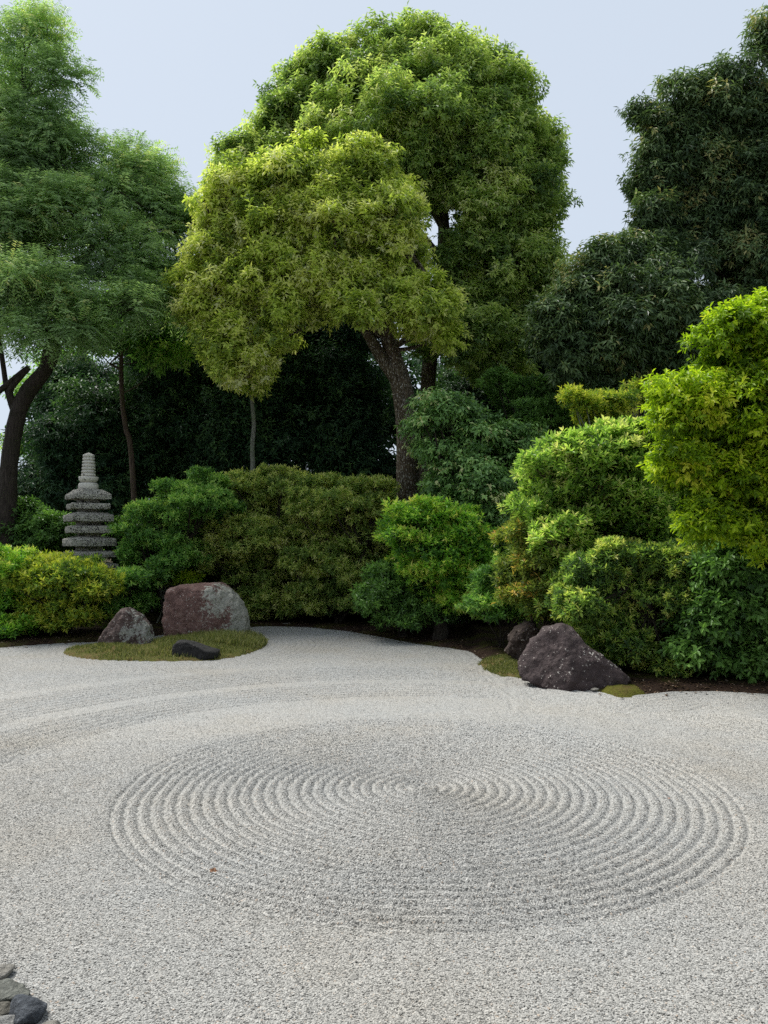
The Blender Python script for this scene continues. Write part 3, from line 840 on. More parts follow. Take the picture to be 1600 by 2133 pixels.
# ------------------------------------------------------------------ stone pagoda
def stone_mat(name, dark, base_c, light, amt):
    m, N, L, b, _ = new_mat(name)
    co = geo_pos(N)
    n1 = noise_tex(N, L, 45, 5, .7, co); n2 = noise_tex(N, L, 9, 5, .7, co, .3); n3 = noise_tex(N, L, 60, 2, .5, co)
    r = ramp(N, [(.25, dark), (.5, base_c), (.75, light)])
    ad = N.new('ShaderNodeMath'); ad.operation = 'MULTIPLY_ADD'; ad.inputs[1].default_value = .5
    mm = N.new('ShaderNodeMath'); mm.operation = 'MULTIPLY'; mm.inputs[1].default_value = .5
    L.new(n1.outputs['Fac'], mm.inputs[0]); L.new(n2.outputs['Fac'], ad.inputs[0]); L.new(mm.outputs[0], ad.inputs[2]); L.new(ad.outputs[0], r.inputs[0])
    a2 = N.new('ShaderNodeMath'); a2.operation = 'MULTIPLY_ADD'; a2.inputs[1].default_value = .6
    L.new(n2.outputs['Fac'], a2.inputs[0]); L.new(n3.outputs['Fac'], a2.inputs[2])
    f = ramp(N, [(.86 - amt, (0, 0, 0)), (.90 - amt, (1, 1, 1))]); L.new(a2.outputs[0], f.inputs[0])
    mx = N.new('ShaderNodeMix'); mx.data_type = 'RGBA'; L.new(f.outputs[0], mx.inputs[0]); L.new(r.outputs[0], mx.inputs[6]); mx.inputs[7].default_value = (.035, .034, .028, 1)
    L.new(mx.outputs[2], b.inputs['Base Color']); b.inputs['Roughness'].default_value = .9; b.inputs['Specular IOR Level'].default_value = .15
    bp = N.new('ShaderNodeBump'); bp.inputs['Strength'].default_value = .7; bp.inputs['Distance'].default_value = .012
    L.new(ad.outputs[0], bp.inputs['Height']); L.new(bp.outputs[0], b.inputs['Normal'])
    return m
M_pag = stone_mat("weathered_granite", (.20, .19, .165), (.43, .41, .355), (.60, .575, .50), .05)
M_pag2 = stone_mat("spire_granite", (.42, .405, .35), (.62, .595, .52), (.72, .70, .62), -.06)

PY_ = 16.0
PK = PY_ / 1700.0
pag_foot = P(184, 1290, PY_); pag_foot[2] = 0.06
pag = empty("stone_pagoda", pag_foot, "grey weathered stone pagoda with stacked square roofs and ringed spire, behind the low yellowish shrub", "pagoda")
def zpx(y): return P(181, y, PY_)[2]
ROT = math.radians(33)

def square_rings(name, prof, rot, seed, mat, dx=0.0, upturn=.0):
    """prof: (half side, z, corner lift) from bottom to top; square rings with worn corners"""
    r_ = np.random.default_rng(seed)
    ns = 14
    t = np.linspace(-1, 1, ns, endpoint=False)
    ring = np.concatenate([np.stack([t, -np.ones(ns)], 1), np.stack([np.ones(ns), t], 1), np.stack([-t, np.ones(ns)], 1), np.stack([-np.ones(ns), -t], 1)])
    cornerness = np.minimum(np.abs(ring[:, 0]), np.abs(ring[:, 1])) ** 4
    rnd = 1 - .02 * cornerness
    V = []
    for h, z, lift in prof:
        jx = r_.normal(0, .0035, ring.shape); jz = r_.normal(0, .0035, len(ring))
        xy = ring * h * rnd[:, None] + jx
        zz = z + lift * cornerness + jz
        c, s = math.cos(rot), math.sin(rot)
        V.append(np.stack([xy[:, 0] * c - xy[:, 1] * s + dx, xy[:, 0] * s + xy[:, 1] * c, zz], 1))
    n = len(ring); V = np.vstack(V); m = len(prof)
    i = np.arange(m - 1)[:, None] * n; j = np.arange(n)[None]; j2 = (j + 1) % n
    F = np.stack([i + j, i + j2, i + n + j2, i + n + j], -1).reshape(-1, 4)
    me = bpy.data.meshes.new(name)
    faces = F.tolist() + [list(range(n))[::-1], list(range((m - 1) * n, m * n))]
    me.from_pydata(V.tolist(), [], faces); me.update()
    return link(name, me, mat, pag)

def px_half(w): return 1.09 * w * PK / 2 / (math.cos(ROT) + math.sin(ROT))
# (overall width px, top of slope y, eave top y, eave bottom y, x centre px)
tiers = [(96, 1019, 1031, 1043, 180.5), (99, 1048, 1051, 1063.5, 181), (107, 1067, 1075, 1089, 181.5), (111, 1094, 1098, 1113, 183), (114, 1117, 1124, 1140, 183.5),
         (117, 1146, 1151, 1163, 184.5), (120, 1170, 1176, 1189, 185)]
for i, (w, ys_, ye, yb, xc) in enumerate(tiers):
    h = px_half(w); dx = (xc - 184) * PK
    z0, z1, z2 = [zpx(q) - pag_foot[2] for q in (yb - 2.2, ye, ys_ + 1)]
    top_h = h * (.62 if i == 0 else .70)
    th = z1 - z0
    lift = .010
    rot = ROT + math.radians([3, -4, 2, -6, 1, -3, 2][i])
    square_rings("roof", [(h * .55, z0 + .012, 0), (h * .96, z0, lift * .5), (h * .985, z0 + .006, lift * .6), (h, z0 + th * .5, lift * .9), (h * .985, z1 - .004, lift), (h * .94, z1 + .012, lift * .8),
                          ((h + top_h) / 2, z1 + (z2 - z1) * .5, lift * .25), (top_h, z2, 0), (top_h * .9, z2 + .004, 0)], rot, i, M_pag, dx)
    nxt = zpx(tiers[i + 1][1]) - pag_foot[2] if i + 1 < len(tiers) else zpx(1236) - pag_foot[2]
    square_rings("tier_body", [(h * .50, nxt + .002, 0), (h * .50, (z0 + nxt) / 2, 0), (h * .50, z0 + .012, 0)], rot, 40 + i, M_pag, dx)
zb = zpx(1236) - pag_foot[2]
square_rings("base", [(.46, -.08, 0), (.46, .10, 0), (.45, .12, 0), (.38, .13, 0), (.38, zb * .5, 0), (.37, zb, 0), (.33, zb + .003, 0)], ROT, 77, M_pag)

def lathe(name, prof, mat, seg=40, dx=0):
    a = np.linspace(0, 2 * np.pi, seg, endpoint=False); m = len(prof)
    r_ = np.random.default_rng(len(name) + m)
    V = np.vstack([np.stack([np.cos(a) * r * (1 + r_.normal(0, .012, seg)) + dx, np.sin(a) * r * (1 + r_.normal(0, .012, seg)), np.full(seg, z)], 1) for r, z in prof])
    i = np.arange(m - 1)[:, None] * seg; j = np.arange(seg)[None]; j2 = (j + 1) % seg
    F = np.stack([i + j, i + j2, i + seg + j2, i + seg + j], -1).reshape(-1, 4)
    me = bpy.data.meshes.new(name); me.from_pydata(V.tolist(), [], F.tolist() + [list(range((m - 1) * seg, m * seg))]); me.polygons.foreach_set('use_smooth', np.ones(len(me.polygons), bool)); me.update()
    return link(name, me, mat, pag)
def zz(y): return zpx(y) - pag_foot[2]
sdx = (180.5 - 184) * PK
lathe("inverted_bowl", [(.17, zz(1020)), (.187, zz(1018)), (.192, zz(1013)), (.185, zz(1009)), (.165, zz(1006.5)), (.12, zz(1005.5)), (.10, zz(1004.5))], M_pag2, dx=sdx)
lathe("lotus_seat", [(.115, zz(1005)), (.15, zz(1004)), (.18, zz(1000)), (.186, zz(996)), (.182, zz(993.5)), (.15, zz(993)), (.12, zz(992.8))], M_pag2, dx=sdx)
prof = []
ny = 7
for k in range(ny):
    yb, yt = 993 - k * 6.6, 993 - (k + 1) * 6.6
    r0 = .136 - .0042 * k
    prof += [(r0 * .78, zz(yb)), (r0 * .80, zz(yb - .7)), (r0 * .97, zz(yb - 1.4)), (r0, zz(yb - 3.4)), (r0 * .97, zz(yt + .9)), (r0 * .80, zz(yt + .2))]
prof += [(.075, zz(946)), (.04, zz(944.6)), (.012, zz(943))]
lathe("ringed_spire", prof, M_pag2, dx=sdx)

# ------------------------------------------------------------------ earthen wall behind the shrubs on the right
def garden_wall():
    x0, x1, y0 = 4.3, 11.5, 14.9
    root = empty("garden_wall", (x0, y0, 0), "brown earthen garden wall glimpsed between the shrubs on the right", "wall")
    m, N, L, b, _ = new_mat("earth_plaster")
    n1 = noise_tex(N, L, 3, 6, .65, geo_pos(N)); r = ramp(N, [(.3, (.12, .066, .038)), (.7, (.24, .14, .085))]); L.new(n1.outputs['Fac'], r.inputs[0])
    L.new(r.outputs[0], b.inputs['Base Color']); b.inputs['Roughness'].default_value = .95
    def box(name, a, c, mat, parent):
        bm = bmesh.new(); bmesh.ops.create_cube(bm, size=1)
        for v in bm.verts: v.co = Vector([(a[i] + c[i]) / 2 + v.co[i] * (c[i] - a[i]) for i in range(3)])
        bmesh.ops.bevel(bm, geom=bm.edges[:], offset=.02, segments=2, affect='EDGES')
        me = bpy.data.meshes.new(name); bm.to_mesh(me); bm.free(); return link(name, me, mat, parent)
    box("wall_face", (0, 0, -.1), (x1 - x0, .35, 1.9), m, root)
    mt, N, L, b, _ = new_mat("grey_roof_tile"); b.inputs['Base Color'].default_value = (.09, .09, .095, 1); b.inputs['Roughness'].default_value = .5
    n1 = noise_tex(N, L, 14, 4, .6, geo_pos(N)); r = ramp(N, [(.3, (.05, .05, .053)), (.7, (.15, .15, .155))]); L.new(n1.outputs['Fac'], r.inputs[0]); L.new(r.outputs[0], b.inputs['Base Color'])
    V, F = [], []
    n = int((x1 - x0) / .04)
    xs_ = np.linspace(-.1, x1 - x0 + .1, n); bump = .025 * np.abs(np.sin(np.arange(n) * .55))
    rows = [(-.28, 1.92), (-.28, 1.96), (.02, 2.12), (.17, 2.2), (.33, 2.12), (.63, 1.96), (.63, 1.92)]
    V = np.vstack([np.stack([xs_, np.full(n, y_), z_ + (bump if 0 < i_ < 6 else 0 * bump)], 1) for i_, (y_, z_) in enumerate(rows)])
    i = np.arange(len(rows) - 1)[:, None] * n; j = np.arange(n - 1)[None]
    F = np.stack([i + j, i + j + 1, i + n + j + 1, i + n + j], -1).reshape(-1, 4)
    link("tile_cap", np_mesh("tile_cap", V, F, True), mt, root)
garden_wall()

# ------------------------------------------------------------------ the temple hall whose veranda the garden is seen from
def temple_hall():
    root = empty("temple_hall", (0, -1.2, 0), "dark timber temple hall with a deep eave along the near side of the gravel", "hall")
    m, N, L, b, _ = new_mat("old_timber")
    mp = N.new('ShaderNodeMapping'); mp.inputs['Scale'].default_value = (3, 3, 30); L.new(obj_co(N), mp.inputs[0])
    n1 = noise_tex(N, L, 2, 5, .6, mp.outputs[0]); r = ramp(N, [(.3, (.045, .03, .02)), (.7, (.11, .075, .05))]); L.new(n1.outputs['Fac'], r.inputs[0])
    L.new(r.outputs[0], b.inputs['Base Color']); b.inputs['Roughness'].default_value = .7
    mw, N, L, b, _ = new_mat("white_plaster")
    n1 = noise_tex(N, L, 2, 5, .6, obj_co(N)); r = ramp(N, [(.3, (.5, .48, .44)), (.7, (.62, .6, .56))]); L.new(n1.outputs['Fac'], r.inputs[0]); L.new(r.outputs[0], b.inputs['Base Color'])
    mt, N, L, b, _ = new_mat("hall_roof_tile")
    n1 = noise_tex(N, L, 6, 4, .6, obj_co(N)); r = ramp(N, [(.3, (.05, .05, .053)), (.7, (.13, .13, .135))]); L.new(n1.outputs['Fac'], r.inputs[0]); L.new(r.outputs[0], b.inputs['Base Color'])
    def box(name, a, c, mat):
        bm = bmesh.new(); bmesh.ops.create_cube(bm, size=1)
        for v in bm.verts: v.co = Vector([(a[i] + c[i]) / 2 + v.co[i] * (c[i] - a[i]) for i in range(3)])
        bmesh.ops.bevel(bm, geom=bm.edges[:], offset=.012, segments=1, affect='EDGES')
        me = bpy.data.meshes.new(name); bm.to_mesh(me); bm.free(); return link(name, me, mat, root)
    box("veranda", (-11, -2.0, .38), (11, .3, .46), m)
    for k in range(7):
        box("post", (-10.6 + k * 3.5, -2.2, 0), (-10.42 + k * 3.5, -2.02, 3.7), m)
    box("wall_face", (-11, -2.45, 0), (11, -2.25, 3.75), mw)
    # roof: a thick sloping sheet with an overhanging eave
    V = []
    for y_, z_ in [(2.3, 3.15), (-2.3, 4.25), (-6.5, 6.9), (-6.5, 6.7), (-2.3, 4.05), (2.3, 3.0)]:
        V += [(-12, y_, z_), (12, y_, z_)]
    F = [[0, 1, 3, 2], [2, 3, 5, 4], [4, 5, 7, 6], [6, 7, 9, 8], [8, 9, 11, 10], [10, 11, 1, 0], [0, 2, 8, 10], [2, 4, 6, 8], [1, 11, 9, 3], [3, 9, 7, 5]]
    me = bpy.data.meshes.new("roof"); me.from_pydata(V, [], F); me.update(); link("roof", me, mt, root)
temple_hall()

# ------------------------------------------------------------------ trees and shrubs
import os
QUICK = False
# broad camphor behind, with its own trunk
plant("camphor_tree", "tallest round crowned green camphor tree in the middle, its crown rising above all", "tree",
      [(830, 180, 185, 110), (720, 210, 140, 110), (940, 190, 140, 110), (850, 118, 95, 50), (650, 270, 110, 110), (580, 300, 70, 90), (1030, 260, 100, 120), (1090, 350, 85, 110),
       (820, 280, 190, 130, 18), (960, 330, 150, 120, 18.2), (560, 380, 110, 90), (510, 380, 70, 80), (1060, 460, 110, 110), (1130, 420, 55, 80), (1020, 560, 140, 100), (1130, 540, 70, 70),
       (960, 660, 110, 90), (1080, 640, 100, 90), (860, 400, 80, 90, 20), (1000, 430, 80, 80, 18), (760, 400, 130, 120, 20), (680, 470, 160, 130, 20.5), (1040, 740, 80, 60), (930, 740, 70, 50, 17.6), (985, 690, 80, 50, 17.4)],
      19, S_cam, M_camphor, B_camphor,
      [[(888, 1290, 18.6, .22), (890, 1000, 18.6, .19), (893, 780, 18.6, .17), (915, 620, 18.8, .16), (925, 480, 19, .14), (905, 330, 19, .09), (880, 200, 19, .04)],
       [(915, 620, 18.8, .12), (980, 520, 18.6, .08), (1050, 420, 18.6, .05)], [(925, 480, 19, .10), (900, 410, 18.8, .07), (960, 320, 18.6, .04)], [(920, 540, 18.9, .09), (820, 420, 19.2, .06), (700, 320, 19.4, .03)]],
      limb_r=.055, twigs=6)
plant("camphor_tree", "yellow green camphor tree in front of the tall green one, on a leaning flecked trunk", "tree",
      [(480, 430, 70, 75, 15.8), (550, 400, 90, 70, 15.7), (640, 380, 100, 80, 15.6), (730, 340, 70, 55, 15.7), (790, 350, 40, 50, 15.8), (840, 470, 40, 60, 15.7), (600, 480, 140, 90), (480, 530, 80, 80), (440, 590, 55, 60), (760, 440, 105, 90), (835, 440, 45, 75),
       (700, 520, 110, 80, 15.6), (850, 540, 60, 60), (790, 570, 85, 55, 15.6), (900, 625, 60, 40, 15.3), (750, 630, 55, 42, 15), (560, 600, 95, 65, 15.3), (500, 680, 75, 55), (465, 740, 50, 40), (640, 580, 90, 60, 15.2),
       (590, 660, 45, 32, 15), (910, 690, 30, 22, 15.2), (440, 660, 30, 50), (840, 660, 50, 28, 15.1), (520, 620, 80, 60, 16.5), (660, 440, 130, 110, 17), (720, 590, 80, 50, 15.3), (640, 640, 60, 40, 15.4), (820, 620, 70, 45, 15.3), (690, 470, 90, 80, 15.2), (800, 470, 70, 80, 15.3), (760, 665, 35, 28, 14.7), (870, 665, 45, 30, 14.8), (580, 500, 90, 90, 15.3), (490, 600, 70, 80, 15.4), (475, 715, 75, 60, 15.3), (520, 785, 55, 38, 15.3), (425, 630, 45, 75, 15.6), (905, 650, 62, 42, 15), (560, 720, 40, 40, 15.2), (400, 590, 25, 45, 15.8)],
      16, S_yel, M_yellow, B_camphor,
      [[(855, 1290, 16, .245), (850, 1040, 16, .23), (848, 900, 16, .215), (838, 810, 16, .21), (815, 730, 16, .165), (800, 660, 16, .15), (760, 540, 16, .11), (700, 430, 16, .06)],
       [(838, 808, 16, .14), (795, 745, 15.9, .125), (762, 690, 15.8, .10), (720, 630, 15.7, .08), (620, 580, 15.6, .05), (510, 560, 15.7, .03)],
       [(798, 700, 16, .07), (778, 690, 15.9, .065), (745, 640, 15.8, .05)], [(800, 660, 16, .09), (850, 600, 15.8, .05), (880, 560, 15.7, .03)]],
      limb_r=.04, twigs=6)
plant("feathery_tree", "feathery light green tree on the left with a dark forking trunk", "tree",
      [(50, 90, 70, 55), (100, 60, 40, 30), (20, 170, 80, 70), (110, 180, 60, 50), (40, 260, 110, 70), (120, 260, 50, 45), (10, 350, 100, 80), (100, 350, 90, 60), (250, 340, 80, 45), (300, 340, 45, 40),
       (230, 400, 100, 50), (340, 430, 75, 50), (170, 450, 120, 55), (60, 470, 120, 70), (300, 500, 100, 50), (370, 490, 50, 55), (200, 530, 90, 40), (40, 560, 90, 50), (330, 570, 80, 45), (390, 550, 35, 40),
       (230, 600, 80, 40), (100, 620, 120, 45, 15.8), (20, 640, 80, 55, 15.8), (190, 650, 80, 45, 15.6), (90, 690, 60, 30, 15.5), (380, 620, 40, 30), (-60, 400, 110, 200), (-80, 620, 110, 90), (160, 690, 40, 25, 15.5), (60, 600, 110, 50, 15.4), (230, 640, 60, 35, 15.4), (400, 470, 40, 40), (390, 590, 45, 45), (300, 610, 60, 30, 16), (180, 330, 60, 50), (280, 430, 90, 50), (150, 400, 70, 60), (60, 420, 100, 80, 16.2), (240, 520, 90, 60, 16.2)],
      17, S_fea, M_feather, B_dark,
      [[(8, 1240, 16.6, .24), (14, 1060, 16.6, .21), (20, 960, 16.6, .17), (38, 860, 16.6, .165), (62, 810, 16.6, .165), (95, 770, 16.5, .14), (112, 730, 16.4, .13), (118, 690, 16.4, .10), (150, 600, 16.6, .08), (200, 500, 16.8, .05)],
       [(95, 770, 16.5, .12), (100, 735, 16.4, .11), (105, 705, 16.4, .10), (70, 685, 16.3, .06), (10, 672, 16.2, .05)],
       [(40, 850, 16.6, .08), (20, 815, 16.5, .07), (60, 765, 16.4, .05), (-20, 830, 16.5, .06)],
       [(36, 870, 16.6, .08), (20, 830, 16.6, .06), (8, 770, 16.6, .05), (-10, 600, 16.8, .05), (20, 380, 17, .04), (50, 200, 17, .02)],
       [(150, 600, 16.6, .06), (60, 440, 16.9, .045), (60, 250, 17, .03)], [(160, 580, 16.7, .05), (280, 520, 16.8, .035), (350, 450, 17, .02)]],
      limb_r=.035, twigs=5)
plant("oak_tree", "dark grey green evergreen oak towering on the right above the lime coloured tree", "tree",
      [(1530, 190, 90, 65), (1450, 250, 95, 60), (1375, 265, 45, 40), (1560, 280, 100, 90), (1420, 330, 90, 70), (1350, 360, 40, 50), (1380, 410, 65, 50), (1500, 390, 110, 90), (1590, 400, 90, 110), (1360, 460, 45, 40),
       (1450, 470, 90, 60), (1570, 520, 90, 80), (1480, 530, 80, 60), (1640, 210, 70, 90), (1660, 340, 90, 120), (1600, 70, 8, 45), (1680, 500, 100, 120), (1500, 620, 90, 60, 17)],
      16, S_oak, M_oak, B_dark, [[(1530, 1290, 16.6, .26), (1535, 900, 16.6, .22), (1545, 600, 16.5, .17), (1540, 420, 16.3, .10), (1530, 250, 16.2, .05)], [(1545, 560, 16.5, .09), (1470, 430, 16, .06), (1420, 330, 15.9, .03)]],
      limb_r=.045, twigs=6)
plant("oak_tree", "shorter dark evergreen oak with drooping leaves between tall camphor and lime coloured tree", "tree",
      [(1290, 550, 90, 55), (1230, 590, 70, 55), (1380, 560, 80, 60), (1200, 670, 65, 60), (1300, 660, 120, 75), (1420, 650, 90, 75), (1230, 730, 100, 40), (1340, 740, 100, 45), (1440, 740, 70, 50), (1500, 690, 60, 90), (1165, 690, 35, 40), (1380, 800, 70, 30), (1480, 800, 60, 50)],
      15.2, S_oak, M_oak, B_dark, [[(1330, 1285, 15.6, .16), (1325, 950, 15.6, .14), (1320, 750, 15.5, .11), (1310, 600, 15.4, .05)]], limb_r=.04, twigs=6)
# evergreens standing in the shade behind, each its own tree
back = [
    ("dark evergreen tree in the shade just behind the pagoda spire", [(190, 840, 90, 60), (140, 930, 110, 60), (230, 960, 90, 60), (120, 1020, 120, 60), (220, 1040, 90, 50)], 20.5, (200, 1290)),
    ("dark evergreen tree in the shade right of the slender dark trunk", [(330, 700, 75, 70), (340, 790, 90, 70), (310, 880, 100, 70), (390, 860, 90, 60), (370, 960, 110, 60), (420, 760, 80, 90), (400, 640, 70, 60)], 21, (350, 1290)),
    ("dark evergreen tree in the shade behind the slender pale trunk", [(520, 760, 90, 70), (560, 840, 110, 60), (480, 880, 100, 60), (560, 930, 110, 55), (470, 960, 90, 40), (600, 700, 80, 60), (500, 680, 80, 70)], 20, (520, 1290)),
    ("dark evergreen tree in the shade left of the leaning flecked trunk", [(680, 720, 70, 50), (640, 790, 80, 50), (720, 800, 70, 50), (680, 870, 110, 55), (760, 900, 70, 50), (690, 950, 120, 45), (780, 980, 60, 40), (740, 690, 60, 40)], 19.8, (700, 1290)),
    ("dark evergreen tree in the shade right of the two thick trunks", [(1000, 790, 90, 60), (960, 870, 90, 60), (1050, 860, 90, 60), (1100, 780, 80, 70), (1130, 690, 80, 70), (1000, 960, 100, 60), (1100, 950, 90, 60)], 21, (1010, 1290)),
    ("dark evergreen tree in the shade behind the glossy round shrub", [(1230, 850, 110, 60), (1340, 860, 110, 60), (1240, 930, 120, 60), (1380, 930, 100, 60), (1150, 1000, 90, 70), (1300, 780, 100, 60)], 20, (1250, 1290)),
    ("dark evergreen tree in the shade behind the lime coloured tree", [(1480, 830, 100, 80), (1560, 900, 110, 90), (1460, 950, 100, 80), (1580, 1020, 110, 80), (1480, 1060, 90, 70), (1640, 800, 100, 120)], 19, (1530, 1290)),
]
for lab, spec, Y, (bxp, byp) in back:
    sp2 = spec + [(x_, y_ + rng.uniform(-30, 30), rx_ * 1.1, ry_ * 1.1, Y + 2.2) for x_, y_, rx_, ry_ in spec]
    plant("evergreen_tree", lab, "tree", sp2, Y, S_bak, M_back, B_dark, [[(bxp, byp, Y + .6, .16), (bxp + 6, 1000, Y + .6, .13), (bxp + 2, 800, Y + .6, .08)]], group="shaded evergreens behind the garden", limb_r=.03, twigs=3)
# wood closing the view behind them
wood = []
for k in range(20):
    px = 190 + k * 78 + rng.uniform(-20, 20)
    for py in (760, 880, 1000, 1110):
        if px < 330 and py < 900: continue
        wood.append((px + rng.uniform(-30, 30), py + rng.uniform(-25, 25), 75, 75))
wb = blobs_px(wood, 29, .6)
bb, dd_, nn_, ll_, ww_, tt_, _c = crown_leaves(wb, Style(rc=.9, ll=.30, lw=.13, k=7, L=.3, droop=.4, layers=2.4))
TOTAL[0] += len(bb)
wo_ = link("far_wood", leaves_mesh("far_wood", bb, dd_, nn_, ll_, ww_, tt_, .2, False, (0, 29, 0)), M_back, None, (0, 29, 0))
tag(wo_, "dense dark wood closing the view behind the garden trees", "wood", kind='stuff')
plant("leafy_tree", "sunlit paler tree far behind the forking dark trunk on the left", "tree",
      [(90, 830, 60, 60), (150, 790, 60, 40), (60, 930, 50, 60), (170, 880, 50, 40), (120, 760, 70, 40), (10, 1010, 60, 40), (70, 1040, 70, 50)], 24, S_far, M_fresh, B_dark,
      [[(62, 1280, 23, .25), (66, 1000, 23, .2), (88, 900, 23, .15), (80, 800, 23, .08)], [(80, 900, 23, .1), (130, 820, 23, .06), (190, 760, 23, .04)]], limb_r=.04, twigs=4)
# slender trees
plant("slender_tree", "slender pale trunked young tree under the yellow crown, with a small golden top", "tree",
      [(500, 770, 50, 30), (545, 795, 28, 20), (470, 745, 30, 25), (565, 720, 42, 16), (600, 715, 20, 10), (520, 735, 40, 20)], 17.2, Style(**{**S_yel.__dict__, 'rc': .22}), M_yellow, B_pale,
      [[(528, 1270, 17.2, .058), (527, 1000, 17.2, .05), (526, 930, 17.2, .046), (529, 880, 17.2, .044), (525, 830, 17.2, .038), (530, 780, 17.2, .027), (540, 740, 17.2, .016)]], limb_r=.015, twigs=5)
plant("slender_tree", "slender dark trunked tree behind the pagoda with thin high foliage", "tree",
      [(300, 690, 60, 25), (250, 640, 70, 40), (350, 660, 50, 30), (200, 720, 40, 18), (330, 740, 40, 20)], 18.5, S_far, M_fresh, B_brown,
      [[(290, 1280, 18.5, .065), (275, 960, 18.5, .06), (262, 890, 18.5, .055), (254, 820, 18.5, .052), (252, 700, 18.5, .048), (248, 600, 18.5, .04)], [(253, 770, 18.5, .03), (236, 762, 18.5, .025), (228, 758, 18.5, .012)]], limb_r=.02, twigs=4)
# middle storey
plant("drooping_shrub", "tall green shrub with tiers of drooping leaves, right of the leaning flecked trunk", "shrub",
      [(925, 850, 50, 28), (885, 885, 26, 16), (965, 880, 60, 40), (1010, 930, 65, 50), (955, 960, 55, 40), (1065, 960, 55, 55), (1000, 1010, 70, 45), (1065, 1040, 60, 55), (1010, 1075, 60, 40), (1055, 1110, 55, 35), (925, 1005, 28, 28), (1095, 920, 40, 45), (895, 935, 22, 16)],
      14.6, S_ivy, M_ivy, B_dark, limb_r=.035, stems=4)
plant("holly_tree", "small dark grey green tree above the drooping shrub, left of the golden branch", "tree",
      [(1080, 830, 80, 40), (1150, 800, 55, 30), (1040, 800, 45, 25), (1130, 870, 60, 45), (1170, 900, 40, 40), (1100, 900, 60, 40)], 16, S_aza, M_deep, B_dark, limb_r=.03, stems=2)
plant("layered_tree", "thin layered tree with golden green sprays above the glossy round shrub", "tree",
      [(1215, 860, 45, 17), (1255, 847, 45, 16), (1290, 834, 45, 15), (1330, 818, 38, 13), (1350, 838, 26, 15), (1300, 860, 50, 17), (1240, 876, 50, 15), (1195, 835, 25, 12)], 13.4, Style(**{**S_aza.__dict__, 'rc': .20, 'flat': .6, 'edge': .5, 'layers': 1.9, 'sat': 2}), M_gold, B_pale, limb_r=.022, stems=2)
plant("lime_tree", "vivid lime green leafy tree at the right edge", "tree",
      [(1560, 690, 75, 50), (1500, 715, 40, 28), (1600, 660, 60, 40), (1540, 760, 70, 40), (1440, 820, 60, 32), (1520, 830, 85, 50), (1600, 800, 80, 70), (1430, 865, 45, 30), (1500, 900, 90, 42), (1590, 900, 80, 60), (1430, 960, 55, 38),
       (1500, 985, 85, 48), (1590, 1000, 80, 60), (1400, 990, 32, 20), (1500, 1070, 65, 38), (1570, 1085, 65, 42), (1470, 1110, 30, 20), (1610, 1130, 45, 35), (1660, 900, 80, 220)],
      8.7, S_lim, M_lime, B_dark, [[(1660, 1400, 9.2, .06), (1640, 1150, 9.2, .055), (1600, 950, 9.1, .04), (1570, 750, 9.0, .02)]], limb_r=.018, twigs=6)
plant("round_shrub", "large glossy round topped shrub with pale new tips, behind the right foreground rock", "shrub",
      [(1290, 925, 90, 48), (1200, 950, 75, 48), (1360, 930, 60, 50), (1140, 990, 45, 40), (1260, 1000, 110, 65), (1360, 1010, 70, 70), (1160, 1060, 75, 55), (1270, 1080, 110, 60), (1360, 1090, 55, 50), (1100, 1050, 35, 35), (1180, 1130, 90, 60), (1290, 1150, 90, 60), (1200, 1200, 80, 70), (1180, 1260, 80, 40)],
      10.8, S_pit, M_pitto, B_brown, limb_r=.03, stems=5)
plant("rusty_shrub", "narrow olive shrub with rusty new leaves above the small brown rock", "shrub",
      [(1105, 1110, 40, 40), (1110, 1180, 45, 45), (1120, 1240, 50, 36), (1150, 1268, 55, 24), (1150, 1200, 45, 50)], 10.9, S_aza, M_rust, B_brown, limb_r=.016, stems=4)
plant("rosette_shrub", "rosette leaved shrub with yellow green tips leaning over the big dark rock", "shrub",
      [(1290, 1170, 75, 40), (1220, 1195, 50, 45), (1370, 1170, 70, 40), (1440, 1180, 40, 45), (1200, 1240, 35, 40), (1280, 1240, 85, 45), (1400, 1240, 60, 35), (1250, 1300, 60, 40), (1330, 1310, 45, 32), (1400, 1290, 30, 18), (1290, 1345, 50, 32), (1350, 1365, 50, 25), (1410, 1350, 30, 20), (1390, 1390, 30, 18), (1225, 1275, 40, 40)],
      9.75, S_pie, M_pieris, B_dark, [[(1362, 1400, 9.9, .05), (1364, 1330, 9.9, .045), (1355, 1270, 9.8, .035), (1330, 1200, 9.8, .02)], [(1364, 1330, 9.9, .03), (1410, 1230, 9.6, .018)]], limb_r=.011, twigs=2)
plant("evergreen_shrub", "dark green broad leaved shrub at the right edge under the lime coloured tree", "shrub",
      [(1520, 1180, 80, 45), (1590, 1200, 60, 60), (1500, 1250, 60, 45), (1570, 1270, 70, 45), (1470, 1300, 40, 30), (1530, 1320, 60, 35), (1590, 1340, 50, 40), (1470, 1360, 40, 22), (1540, 1370, 50, 22), (1600, 1380, 40, 22), (1660, 1280, 60, 110)],
      9.3, S_dee, M_deep, B_dark, limb_r=.02, stems=5)
plant("azalea_shrub", "tallest olive green azalea mound behind the largest boulder", "shrub",
      [(560, 1000, 75, 30), (500, 1030, 60, 35), (620, 1010, 40, 30), (480, 1080, 55, 40), (560, 1060, 80, 45), (450, 1110, 45, 40), (520, 1130, 90, 45), (590, 1120, 50, 50), (440, 1170, 45, 30), (540, 1190, 80, 45), (480, 1190, 50, 30), (590, 1220, 50, 40), (545, 1255, 40, 28), (480, 1250, 60, 28), (560, 1272, 45, 22), (620, 1262, 45, 26)],
      16.2, S_aza, M_olive, B_dark, limb_r=.028, stems=6)
